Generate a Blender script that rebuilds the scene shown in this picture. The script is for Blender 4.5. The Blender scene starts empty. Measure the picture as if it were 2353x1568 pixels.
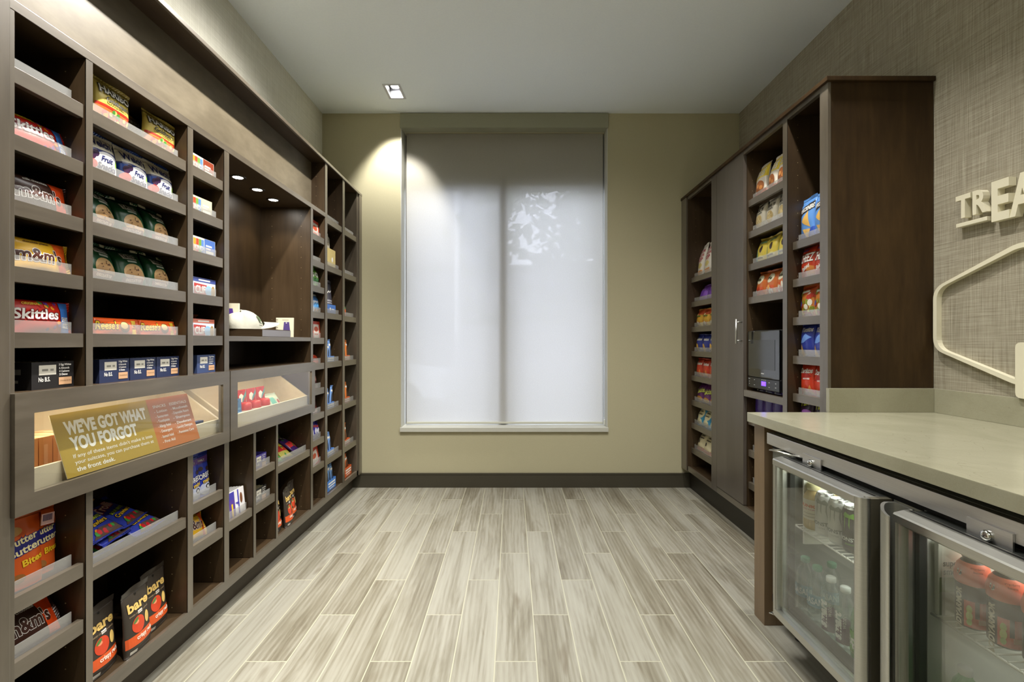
import bpy, bmesh, math, random
from mathutils import Vector, Matrix
random.seed(7)
SC = bpy.context.scene
COL = SC.collection
PI = math.pi
# ------------------------------------------------------------------ camera, world, lights, exposure
cam = bpy.data.cameras.new('camera')
cam.sensor_width = 36.0
cam.lens = 1105.0 / 2353.0 * 36.0
cam.clip_start = 0.02
cam_o = bpy.data.objects.new('camera', cam)
cam_o.location = (0, 0, 1.2)
cam_o.rotation_euler = (PI / 2, 0, 0)
COL.objects.link(cam_o)
SC.camera = cam_o
SC.view_settings.view_transform = 'Standard'
SC.view_settings.look = 'None'
SC.view_settings.gamma = 1
SC.view_settings.use_curve_mapping = False
SC.view_settings.exposure = 1.62
SC.cycles.use_denoising = True
SC.cycles.max_bounces = 10
SC.cycles.diffuse_bounces = 5
SC.cycles.transparent_max_bounces = 16
SC.cycles.caustics_reflective = False
SC.cycles.caustics_refractive = False
SC.cycles.sample_clamp_indirect = 6
w = bpy.data.worlds.new('world')
SC.world = w
w.use_nodes = True
w.node_tree.nodes['Background'].inputs[0].default_value = (0.80, 0.80, 1.0, 1)
w.node_tree.nodes['Background'].inputs[1].default_value = 2.25


def add_light(name, typ, loc, energy, color, parent=None, **kw):
    l = bpy.data.lights.new(name, typ)
    l.energy = energy
    l.color = color
    rot = kw.pop('rot', (0, 0, 0))
    for k, v in kw.items():
        setattr(l, k, v)
    o = bpy.data.objects.new(name, l)
    o.location = loc
    o.rotation_euler = rot
    COL.objects.link(o)
    if parent:
        o.parent = parent
    return o


WARM = (1.0, 0.955, 0.885)
# unseen area lights added as fill, behind the camera and over the aisle
add_light('fill_area_light', 'AREA', (0.1, -0.9, 3.0), 7, (1.0, 0.975, 0.95), shape='RECTANGLE', size=2.4, size_y=1.6)
add_light('fill_area_light', 'AREA', (0.0, 1.85, 3.05), 9, (1.0, 0.985, 0.96), shape='RECTANGLE', size=0.9, size_y=0.9, spread=1.9)
DOWN = [(-0.88, 3.6, 30), (-0.62, 2.3, 84), (-0.62, 1.0, 76), (1.10, 2.0, 34), (1.10, 0.9, 26), (0.35, 2.42, 17)]  # last entry is an unseen downlight added to brighten the back wall
CEIL = 3.068

# ------------------------------------------------------------------ materials
MATS = {}


def lin(c):
    return tuple(((x / 255.0) / 12.92 if x / 255.0 <= 0.04045 else ((x / 255.0 + 0.055) / 1.055) ** 2.4) for x in c)


def mat(name, rgb=None, rough=0.5, metal=0.0, spec=0.5, emit=0, lincol=None, coat=0.0):
    key = (name, rgb, rough, metal, spec, emit)
    if key in MATS:
        return MATS[key]
    m = bpy.data.materials.new(name)
    m.use_nodes = True
    b = m.node_tree.nodes['Principled BSDF']
    c = lincol or lin(rgb)
    b.inputs['Base Color'].default_value = (*c, 1)
    b.inputs['Roughness'].default_value = rough
    b.inputs['Metallic'].default_value = metal
    b.inputs['Specular IOR Level'].default_value = spec
    b.inputs['Coat Weight'].default_value = coat
    if emit:
        b.inputs['Emission Color'].default_value = (*c, 1)
        b.inputs['Emission Strength'].default_value = emit
    MATS[key] = m
    return m


class NT:
    def __init__(s, name):
        s.m = bpy.data.materials.new(name)
        s.m.use_nodes = True
        s.t = s.m.node_tree
        s.b = s.t.nodes['Principled BSDF']
        s.out = s.t.nodes['Material Output']

    def n(s, typ, ins=None, **kw):
        nd = s.t.nodes.new(typ)
        for k, v in kw.items():
            setattr(nd, k, v)
        for k, v in (ins or {}).items():
            if isinstance(v, bpy.types.NodeSocket):
                s.t.links.new(v, nd.inputs[k])
            else:
                nd.inputs[k].default_value = v
        return nd

    def math(s, op, a, b=0.0, c=0.0):
        return s.n('ShaderNodeMath', {0: a, 1: b, 2: c}, operation=op).outputs[0]

    def coord(s, scale=(1, 1, 1), kind='Object'):
        tc = s.n('ShaderNodeTexCoord')
        mp = s.n('ShaderNodeMapping', {'Vector': tc.outputs[kind], 'Scale': scale})
        return mp.outputs[0]

    def noise(s, vec, scale, detail=4, rough=0.55, dist=0.0):
        return s.n('ShaderNodeTexNoise', {'Vector': vec, 'Scale': scale, 'Detail': detail, 'Roughness': rough, 'Distortion': dist}).outputs['Fac']

    def ramp(s, fac, stops):
        r = s.n('ShaderNodeValToRGB', {'Fac': fac})
        e = r.color_ramp.elements
        while len(e) < len(stops):
            e.new(0.5)
        for i, (p, c) in enumerate(stops):
            e[i].position = p
            e[i].color = (*c, 1)
        return r.outputs[0]

    def mix(s, fac, a, b, typ='MIX'):
        nd = s.n('ShaderNodeMix', data_type='RGBA', blend_type=typ)
        for idx, v in ((0, fac), (6, a), (7, b)):
            if isinstance(v, bpy.types.NodeSocket):
                s.t.links.new(v, nd.inputs[idx])
            elif idx == 0:
                nd.inputs[0].default_value = v
            else:
                nd.inputs[idx].default_value = (*v, 1)
        return nd.outputs[2]

    def col(s, c):
        s.t.links.new(c, s.b.inputs['Base Color'])

    def bump(s, h, strength=0.2, dist=0.01):
        b = s.n('ShaderNodeBump', {'Height': h, 'Strength': strength, 'Distance': dist})
        s.t.links.new(b.outputs[0], s.b.inputs['Normal'])


def wood(name, stretch, dark, mid, light, rough=0.42, spec=0.5, coat=0.0):
    k = NT(name)
    v = k.coord(stretch)
    n1 = k.noise(v, 5.0, 6, 0.6, 0.6)
    n2 = k.noise(v, 42.0, 3, 0.6)
    v2 = k.coord((1, 1, 1))
    n3 = k.noise(v2, 2.2, 3, 0.5)
    a = k.math('ADD', k.math('MULTIPLY', n1, 0.55), k.math('MULTIPLY', n2, 0.22))
    a = k.math('ADD', a, k.math('MULTIPLY', n3, 0.25))
    c = k.ramp(a, [(0.34, dark), (0.5, mid), (0.68, light)])
    k.col(c)
    k.b.inputs['Roughness'].default_value = rough
    k.b.inputs['Specular IOR Level'].default_value = spec
    k.b.inputs['Coat Weight'].default_value = coat
    k.b.inputs['Coat Roughness'].default_value = 0.28
    k.bump(n2, 0.05, 0.003)
    return k.m


WD = ((0.022, 0.012, 0.005), (0.045, 0.027, 0.012), (0.078, 0.050, 0.026))
M_WV = wood('dark_wood_upright', (1, 1, 0.1), *WD)
M_WH = wood('dark_wood_lengthwise', (1, 0.1, 1), *WD)
M_WX = wood('dark_wood_across', (0.1, 1, 1), *WD)
M_LIP = wood('shelf_edge_wood', (1, 0.12, 1), (0.050, 0.039, 0.025), (0.092, 0.075, 0.053), (0.150, 0.126, 0.094), 0.36, 0.7, 0.7)
M_POST = wood('post_wood', (1, 1, 0.12), (0.050, 0.039, 0.025), (0.092, 0.075, 0.053), (0.150, 0.126, 0.094), 0.36, 0.7, 0.7)
M_FASCIA = wood('fascia_wood', (1, 0.25, 0.6), (0.085, 0.068, 0.042), (0.145, 0.120, 0.080), (0.23, 0.195, 0.135), 0.4)
M_PANEL = wood('side_panel_walnut', (1, 1, 0.16), (0.017, 0.0085, 0.0025), (0.034, 0.018, 0.0055), (0.068, 0.038, 0.0125), 0.55, 0.25)
M_DOOR = wood('grey_brown_door_wood', (1, 1, 0.08), (0.058, 0.045, 0.034), (0.080, 0.066, 0.054), (0.105, 0.09, 0.075), 0.4, 0.6, 0.4)
M_END = wood('counter_end_wood', (1, 1, 0.1), (0.13, 0.085, 0.045), (0.185, 0.125, 0.07), (0.24, 0.17, 0.10), 0.4)
M_LIGHTWOOD = wood('pale_drawer_wood', (1, 0.12, 1), (0.60, 0.50, 0.34), (0.72, 0.62, 0.45), (0.80, 0.72, 0.56), 0.5)


def floor_material():
    k = NT('wood_look_floor_planks')
    tc = k.n('ShaderNodeTexCoord').outputs['Object']
    sp = k.n('ShaderNodeSeparateXYZ', {0: tc})
    X, Y = sp.outputs[0], sp.outputs[1]
    W, L = 0.1557, 0.920
    xi = k.math('DIVIDE', k.math('ADD', X, 0.064 + 30 * W), W)
    ci = k.math('FLOOR', xi)
    fx = k.math('FRACT', xi)
    # column starting at X=-0.064 has a joint at Y = 3.64
    yo = k.math('SUBTRACT', k.math('ADD', Y, 20 * L - 3.64), k.math('MULTIPLY', ci, L / 3.0))
    yj = k.math('DIVIDE', yo, L)
    cj = k.math('FLOOR', yj)
    fy = k.math('FRACT', yj)
    gw = 0.0021
    gx = k.math('LESS_THAN', k.math('SUBTRACT', 0.5, k.math('ABSOLUTE', k.math('SUBTRACT', fx, 0.5))), gw / W)
    gy = k.math('LESS_THAN', k.math('SUBTRACT', 0.5, k.math('ABSOLUTE', k.math('SUBTRACT', fy, 0.5))), gw / L)
    grout = k.math('MAXIMUM', gx, gy)
    cell = k.n('ShaderNodeCombineXYZ', {0: ci, 1: cj, 2: 0.0}).outputs[0]
    wn = k.n('ShaderNodeTexWhiteNoise', {'Vector': cell}, noise_dimensions='3D')
    rnd = wn.outputs['Value']
    off = k.n('ShaderNodeVectorMath', {0: wn.outputs['Color'], 1: (17.0, 23.0, 11.0)}, operation='MULTIPLY').outputs[0]
    base = k.n('ShaderNodeVectorMath', {0: tc, 1: off}, operation='ADD').outputs[0]
    v1 = k.n('ShaderNodeMapping', {'Vector': base, 'Scale': (9.0, 0.9, 1)}).outputs[0]
    v2 = k.n('ShaderNodeMapping', {'Vector': base, 'Scale': (70.0, 3.0, 1)}).outputs[0]
    v3 = k.n('ShaderNodeMapping', {'Vector': base, 'Scale': (6.0, 1.6, 1)}).outputs[0]
    big = k.noise(v1, 1.0, 4, 0.6, 1.2)
    fine = k.noise(v2, 1.6, 4, 0.65, 0.4)
    knot = k.noise(v3, 1.7, 2, 0.5, 0.5)
    wave = k.n('ShaderNodeTexWave', {'Vector': v1, 'Scale': 1.6, 'Distortion': 7.0, 'Detail': 3.0, 'Detail Scale': 0.8}, wave_type='BANDS', bands_direction='X').outputs['Fac']
    a = k.math('ADD', k.math('MULTIPLY', big, 0.74), k.math('MULTIPLY', fine, 0.26))
    a = k.math('ADD', a, k.math('MULTIPLY', k.math('SUBTRACT', wave, 0.5), 0.07))
    a = k.math('ADD', a, k.math('MULTIPLY', k.math('SUBTRACT', rnd, 0.5), 0.13))
    c = k.ramp(a, [(0.26, (0.135, 0.117, 0.080)), (0.42, (0.235, 0.218, 0.166)), (0.55, (0.325, 0.312, 0.256)), (0.75, (0.39, 0.382, 0.322))])
    kk = k.math('MULTIPLY', k.math('GREATER_THAN', knot, 0.70), 0.55)
    kk2 = k.n('ShaderNodeMapRange', {0: knot, 1: 0.66, 2: 0.80, 3: 0.0, 4: 0.75}).outputs[0]
    c = k.mix(kk2, c, (0.13, 0.10, 0.06))
    c = k.mix(grout, c, (0.46, 0.45, 0.34))
    k.col(c)
    k.b.inputs['Roughness'].default_value = 0.33
    k.b.inputs['Specular IOR Level'].default_value = 0.45
    k.bump(k.math('SUBTRACT', k.math('MULTIPLY', fine, 0.15), grout), 0.25, 0.0015)
    return k.m


def grasscloth(name, c1, c2, c3):
    k = NT(name)
    n1 = k.noise(k.coord((1, 5, 330)), 1.0, 3, 0.7)
    n2 = k.noise(k.coord((1, 330, 5)), 1.0, 3, 0.7)
    a = k.math('ADD', k.math('MULTIPLY', n1, 0.5), k.math('MULTIPLY', n2, 0.5))
    k.col(k.ramp(a, [(0.36, c1), (0.5, c2), (0.62, c3)]))
    k.b.inputs['Roughness'].default_value = 0.75
    k.bump(a, 0.25, 0.003)
    return k.m


def paint(name, rgb, rough=0.7):
    k = NT(name)
    n = k.noise(k.coord(), 90, 3)
    c = lin(rgb)
    k.col(k.mix(n, tuple(x * 0.96 for x in c), tuple(min(1, x * 1.04) for x in c)))
    k.b.inputs['Roughness'].default_value = rough
    k.bump(n, 0.06, 0.001)
    return k.m


M_FLOOR = floor_material()
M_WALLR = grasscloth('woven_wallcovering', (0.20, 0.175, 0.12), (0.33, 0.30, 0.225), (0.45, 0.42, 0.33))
M_WALLL_LIT = grasscloth('woven_wallcovering_left_lit', (0.58, 0.57, 0.48), (0.68, 0.67, 0.58), (0.78, 0.77, 0.68))  # paler than the right wall: the downlight wash is put into the colour
M_WALLB = paint('olive_wall_paint', (182, 176, 146))
M_CEIL = paint('ceiling_paint_daylit', (240, 248, 255), 0.9)  # cool daylight cast on the ceiling is put into the paint tint
M_BASE = mat('dark_base', (62, 58, 46), 0.5)
M_TRIM = paint('window_trim_paint', (150, 150, 128), 0.5)
M_SILL = paint('window_sill_paint', (196, 196, 186), 0.4)


def stone():
    k = NT('quartz_counter')
    n = k.noise(k.coord(), 3.0, 6, 0.6, 1.0)
    v = k.n('ShaderNodeTexVoronoi', {'Vector': k.n('ShaderNodeVectorMath', {0: k.coord((1, 1.6, 1)), 1: k.n('ShaderNodeTexNoise', {'Scale': 5.0}).outputs['Color']}, operation='ADD').outputs[0], 'Scale': 3.2}, feature='DISTANCE_TO_EDGE').outputs['Distance']
    crack = k.math('LESS_THAN', v, 0.004)
    fine = k.noise(k.coord(), 260, 2)
    c = k.ramp(n, [(0.3, (0.26, 0.25, 0.168)), (0.7, (0.34, 0.33, 0.235))])
    c = k.mix(k.math('MULTIPLY', fine, 0.25), c, (0.5, 0.48, 0.38))
    c = k.mix(k.math('MULTIPLY', crack, 0.35), c, (0.17, 0.14, 0.09))
    k.col(c)
    k.b.inputs['Roughness'].default_value = 0.22
    return k.m


M_STONE = stone()


def steel(name, base=(0.52, 0.51, 0.50), rough=0.32):
    k = NT(name)
    n = k.noise(k.coord((1, 1, 60)), 8, 2)
    k.col(k.ramp(n, [(0.3, tuple(x * 0.92 for x in base)), (0.7, base)]))
    k.b.inputs['Metallic'].default_value = 1
    k.b.inputs['Roughness'].default_value = rough
    return k.m


M_STEEL = steel('brushed_steel', (0.70, 0.69, 0.68), 0.36)
M_ALU = steel('satin_aluminium', (0.62, 0.62, 0.58), 0.36)
M_CHROME = mat('chrome', (220, 220, 215), 0.12, 1.0)
M_BLACK = mat('black_plastic', (22, 21, 20), 0.4)
M_RUB = mat('black_rubber', (12, 12, 12), 0.7)
M_WHITE = mat('white_plastic', (232, 232, 222), 0.4)
M_LINER = mat('cooler_liner', (122, 125, 118), 0.45)
M_SIGN = mat('sign_paint', (225, 220, 196), 0.45)
M_WIRE = mat('white_wire', (236, 236, 228), 0.35)


def glass(name, tint=(0.95, 0.98, 0.96), refl=1.0, ior=1.5, base=0.0):
    k = NT(name)
    tr = k.n('ShaderNodeBsdfTransparent', {0: (*tint, 1)})
    gl = k.n('ShaderNodeBsdfGlossy', {'Color': (1, 1, 1, 1), 'Roughness': 0.02})
    fc = k.n('ShaderNodeLayerWeight', {'Blend': 0.5}).outputs['Facing']
    f = k.math('ADD', k.math('MULTIPLY', k.math('POWER', fc, 5.0), 0.6 * refl), 0.035 * refl + base)
    mx = k.n('ShaderNodeMixShader', {0: f, 1: tr.outputs[0], 2: gl.outputs[0]})
    k.t.links.new(mx.outputs[0], k.out.inputs[0])
    return k.m


M_GLASS = glass('window_glass')
M_COOLGLASS = glass('cooler_glass', (0.90, 0.915, 0.89), 2.2, 1.5, 0.03)
M_DRGLASS = glass('drawer_glass', (0.93, 0.94, 0.93), 1.3, 1.5, 0.02)
M_PET = glass('clear_bottle_plastic', (0.86, 0.93, 0.92), 1.6, 1.45, 0.04)
M_PETG = glass('green_bottle_plastic', (0.45, 0.75, 0.45), 1.4, 1.45, 0.03)


def acrylic():
    k = NT('frosted_acrylic')
    tr = k.n('ShaderNodeBsdfTransparent', {0: (0.97, 0.97, 0.96, 1)})
    df = k.n('ShaderNodeBsdfDiffuse', {0: (0.62, 0.62, 0.60, 1)})
    gl = k.n('ShaderNodeBsdfGlossy', {'Roughness': 0.12})
    m1 = k.n('ShaderNodeMixShader', {0: 0.24, 1: tr.outputs[0], 2: df.outputs[0]})
    m2 = k.n('ShaderNodeMixShader', {0: 0.10, 1: m1.outputs[0], 2: gl.outputs[0]})
    k.t.links.new(m2.outputs[0], k.out.inputs[0])
    return k.m


M_ACR = acrylic()


def shade_mat():
    k = NT('roller_shade_fabric')
    n = k.noise(k.coord((160, 1, 160)), 1.0, 2)
    c = k.ramp(n, [(0.3, (0.62, 0.62, 0.60)), (0.7, (0.74, 0.74, 0.72))])
    tl = k.n('ShaderNodeBsdfTranslucent', {0: c})
    df = k.n('ShaderNodeBsdfDiffuse', {0: (0.62, 0.60, 0.53, 1)})
    tr = k.n('ShaderNodeBsdfTransparent')
    m1 = k.n('ShaderNodeMixShader', {0: 0.45, 1: df.outputs[0], 2: tl.outputs[0]})
    m2 = k.n('ShaderNodeMixShader', {0: 0.035, 1: m1.outputs[0], 2: tr.outputs[0]})
    k.t.links.new(m2.outputs[0], k.out.inputs[0])
    return k.m


M_SHADE = shade_mat()

# ------------------------------------------------------------------ mesh helpers


def tag(o, label=None, cat=None, group=None, kind=None):
    if label:
        o['label'] = label
    if cat:
        o['category'] = cat
    if group:
        o['group'] = group
    if kind:
        o['kind'] = kind
    return o


def empty(name, loc, label, cat, group=None, rot=(0, 0, 0)):
    o = bpy.data.objects.new(name, None)
    o.empty_display_size = 0.03
    COL.objects.link(o)
    o.location = loc
    o.rotation_euler = rot
    return tag(o, label, cat, group)


class MB:
    def __init__(s):
        s.bm = bmesh.new()
        s.mats = []

    def mi(s, m):
        if m not in s.mats:
            s.mats.append(m)
        return s.mats.index(m)

    def box(s, x0, x1, y0, y1, z0, z1, m, bev=0.0):
        i = s.mi(m)
        x0, x1 = min(x0, x1), max(x0, x1)
        y0, y1 = min(y0, y1), max(y0, y1)
        z0, z1 = min(z0, z1), max(z0, z1)
        t = bmesh.new()
        vs = [t.verts.new((x, y, z)) for x in (x0, x1) for y in (y0, y1) for z in (z0, z1)]
        for f in ((0, 1, 3, 2), (4, 6, 7, 5), (0, 4, 5, 1), (2, 3, 7, 6), (0, 2, 6, 4), (1, 5, 7, 3)):
            t.faces.new([vs[q] for q in f])
        if bev:
            bmesh.ops.bevel(t, geom=t.edges[:], offset=bev, segments=2, affect='EDGES', profile=0.7)
        s.add(t, i)
        return s

    def add(s, t, i, M=None, smooth=False):
        mp = {}
        for v in t.verts:
            mp[v] = s.bm.verts.new(M @ v.co if M else v.co)
        for f in t.faces:
            try:
                nf = s.bm.faces.new([mp[v] for v in f.verts])
                nf.material_index = i
                nf.smooth = smooth
            except ValueError:
                pass
        t.free()

    def quad(s, pts, m, smooth=False):
        i = s.mi(m)
        f = s.bm.faces.new([s.bm.verts.new(p) for p in pts])
        f.material_index = i
        f.smooth = smooth

    def lathe(s, prof, m, seg=24, cx=0, cy=0, smooth=True):
        """prof: (r, z) points; one material or one per band"""
        rings = []
        for r, z in prof:
            if r < 1e-6:
                rings.append([s.bm.verts.new((cx, cy, z))])
            else:
                rings.append([s.bm.verts.new((cx + r * math.cos(2 * PI * k / seg), cy + r * math.sin(2 * PI * k / seg), z)) for k in range(seg)])
        for j in range(len(prof) - 1):
            mm = m[j] if isinstance(m, (list, tuple)) else m
            i = s.mi(mm)
            a, b = rings[j], rings[j + 1]
            for k in range(seg):
                k2 = (k + 1) % seg
                if len(a) == 1 and len(b) == 1:
                    continue
                if len(a) == 1:
                    f = s.bm.faces.new([a[0], b[k2], b[k]])
                elif len(b) == 1:
                    f = s.bm.faces.new([a[k], a[k2], b[0]])
                else:
                    f = s.bm.faces.new([a[k], a[k2], b[k2], b[k]])
                f.material_index = i
                f.smooth = smooth
        return s

    def tube(s, pts, r, m, seg=8, closed=False):
        i = s.mi(m)
        pts = [Vector(p) for p in pts]
        n = len(pts)
        rings = []
        up = None
        for j in range(n):
            if closed:
                d = (pts[(j + 1) % n] - pts[j - 1]).normalized()
            else:
                d = (pts[min(j + 1, n - 1)] - pts[max(j - 1, 0)]).normalized()
            if up is None:
                up = Vector((0, 0, 1)) if abs(d.z) < 0.9 else Vector((1, 0, 0))
            a = d.cross(up)
            if a.length < 1e-5:
                up = Vector((1, 0, 0))
                a = d.cross(up)
            a.normalize()
            b = a.cross(d).normalized()
            up = b
            rings.append([s.bm.verts.new(pts[j] + a * r * math.cos(2 * PI * k / seg) + b * r * math.sin(2 * PI * k / seg)) for k in range(seg)])
        for j in range(n if closed else n - 1):
            A, B = rings[j], rings[(j + 1) % n]
            for k in range(seg):
                f = s.bm.faces.new([A[k], A[(k + 1) % seg], B[(k + 1) % seg], B[k]])
                f.material_index = i
                f.smooth = True
        if not closed:
            for R in (rings[0], rings[-1]):
                try:
                    s.bm.faces.new(R).material_index = i
                except ValueError:
                    pass
        return s

    def prism(s, pts, axis, a0, a1, m, smooth=False):
        """extrude a 2-D outline along an axis: axis 'x' pts=(y,z), 'y' pts=(x,z), 'z' pts=(x,y)"""
        i = s.mi(m)

        def P(p, a):
            return {'x': (a, p[0], p[1]), 'y': (p[0], a, p[1]), 'z': (p[0], p[1], a)}[axis]
        A = [s.bm.verts.new(P(p, a0)) for p in pts]
        B = [s.bm.verts.new(P(p, a1)) for p in pts]
        n = len(pts)
        fs = [s.bm.faces.new(A), s.bm.faces.new(B[::-1])]
        if smooth:
            A = [s.bm.verts.new(P(p, a0)) for p in pts]
            B = [s.bm.verts.new(P(p, a1)) for p in pts]
        for k in range(n):
            f = s.bm.faces.new([A[k], B[k], B[(k + 1) % n], A[(k + 1) % n]])
            f.smooth = smooth
            fs.append(f)
        for f in fs:
            f.material_index = i
        return s

    def build(s, name, parent=None, recalc=True):
        if recalc:
            bmesh.ops.recalc_face_normals(s.bm, faces=s.bm.faces[:])
        me = bpy.data.meshes.new(name)
        s.bm.to_mesh(me)
        s.bm.free()
        for m in s.mats:
            me.materials.append(m)
        o = bpy.data.objects.new(name, me)
        COL.objects.link(o)
        if parent:
            o.parent = parent
        return o


def world_child(o, root):
    """o was built in world coordinates; parent it under root keeping its place"""
    o.parent = root
    o.matrix_parent_inverse = Matrix.Translation(root.location).inverted()
    return o


# ------------------------------------------------------------------ printing on surfaces
_TXT = {}


def text_geo(s, bold=0.0):
    key = (s, round(bold, 4))
    if key in _TXT:
        return _TXT[key]
    cu = bpy.data.curves.new('t', 'FONT')
    cu.body = s
    cu.offset = bold
    cu.resolution_u = 3
    o = bpy.data.objects.new('t', cu)
    COL.objects.link(o)
    dg = bpy.context.evaluated_depsgraph_get()
    me = bpy.data.meshes.new_from_object(o.evaluated_get(dg))
    vs = [(v.co.x, v.co.y) for v in me.vertices]
    fs = [tuple(p.vertices) for p in me.polygons]
    bpy.data.objects.remove(o)
    bpy.data.curves.remove(cu)
    bpy.data.meshes.remove(me)
    _TXT[key] = (vs, fs)
    return vs, fs


def add_prints(mb, prints, W, H, mapper, step=0.012, z0=0.0, grid=None):
    """prints are laid out in u, v (0..1) of a W x H face; mapper(x, z, off) gives the point on the surface"""
    lay = 0
    for p in prints:
        lay += 1
        off = 0.0003 + 0.00012 * lay
        t = bmesh.new()
        k = p[0]
        flip = False
        if k == 'r':
            _, u0, v0, u1, v1, c = p
            pts = [(u0, v0), (u1, v0), (u1, v1), (u0, v1)]
            t.faces.new([t.verts.new(((u - .5) * W, 0, v * H)) for u, v in pts])
        elif k == 'e':
            _, cu_, cv, ru, rv, c = p[:6]
            rot = p[6] if len(p) > 6 else 0
            N = 20
            vs = []
            for q in range(N):
                a = 2 * PI * q / N
                x, z = ru * W * math.cos(a), rv * H * math.sin(a)
                vs.append(t.verts.new(((cu_ - .5) * W + x * math.cos(rot) - z * math.sin(rot), 0, cv * H + x * math.sin(rot) + z * math.cos(rot))))
            t.faces.new(vs)
        elif k == 'p':
            _, pts, c = p
            t.faces.new([t.verts.new(((u - .5) * W, 0, v * H)) for u, v in pts])
        elif k == 't':
            _, s, cu_, cv, hh, c = p[:6]
            o = p[6] if len(p) > 6 else {}
            vs, fs = text_geo(s, o.get('bold', 0.0))
            if not vs:
                t.free()
                continue
            v0s, _f = text_geo(s, 0.0)
            xs = [q[0] for q in v0s]
            zs = [q[1] for q in v0s]
            mx, mz = (min(xs) + max(xs)) / 2, (min(zs) + max(zs)) / 2
            k0 = hh * H / 0.72
            wd = (max(xs) - min(xs)) * k0
            sx = 1.0
            if 'w' in o:
                sx = o['w'] * W / wd
            elif wd > 0.92 * W and not o.get('rot'):
                sx = 0.92 * W / wd
            r = o.get('rot', 0)
            sh = o.get('shear', 0)
            bv = []
            for x, z in vs:
                xx, zz = (x - mx) * k0 * sx, (z - mz) * k0
                if 'arc' in o:
                    zz += o['arc'] * H * (xx / (0.5 * W)) ** 2
                xx += sh * zz
                bv.append(t.verts.new(((cu_ - .5) * W + xx * math.cos(r) - zz * math.sin(r), 0, cv * H + xx * math.sin(r) + zz * math.cos(r))))
            for f in fs:
                try:
                    t.faces.new([bv[q] for q in f])
                except ValueError:
                    pass
        if grid:
            xs = [v.co.x for v in t.verts]
            zs = [v.co.z for v in t.verts]
            for a in range(1, grid[0]):
                xx = (a / grid[0] - .5) * W
                if min(xs) < xx < max(xs):
                    bmesh.ops.bisect_plane(t, geom=t.verts[:] + t.edges[:] + t.faces[:], plane_co=(xx, 0, 0), plane_no=(1, 0, 0))
            for a in range(1, grid[1]):
                zz = a / grid[1] * H
                if min(zs) < zz < max(zs):
                    bmesh.ops.bisect_plane(t, geom=t.verts[:] + t.edges[:] + t.faces[:], plane_co=(0, 0, zz), plane_no=(0, 0, 1))
        elif step and (k != 't'):
            xs = [v.co.x for v in t.verts]
            zs = [v.co.z for v in t.verts]
            a = math.ceil(min(xs) / step) * step
            while a < max(xs):
                bmesh.ops.bisect_plane(t, geom=t.verts[:] + t.edges[:] + t.faces[:], plane_co=(a, 0, 0), plane_no=(1, 0, 0))
                a += step
            a = math.ceil(min(zs) / step) * step
            while a < max(zs):
                bmesh.ops.bisect_plane(t, geom=t.verts[:] + t.edges[:] + t.faces[:], plane_co=(0, 0, a), plane_no=(0, 0, 1))
                a += step
        for v in t.verts:
            x = max(-0.5 * W, min(0.5 * W, v.co.x)) if k != 't' else v.co.x
            v.co = Vector(mapper(x, v.co.z, off + (0.0002 if k == 't' else 0)))
        m = c if isinstance(c, bpy.types.Material) else mat('print', c, 0.38)
        mb.add(t, mb.mi(m))


def S(x):
    return math.sin(max(0.0, min(1.0, x)) * PI)


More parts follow.
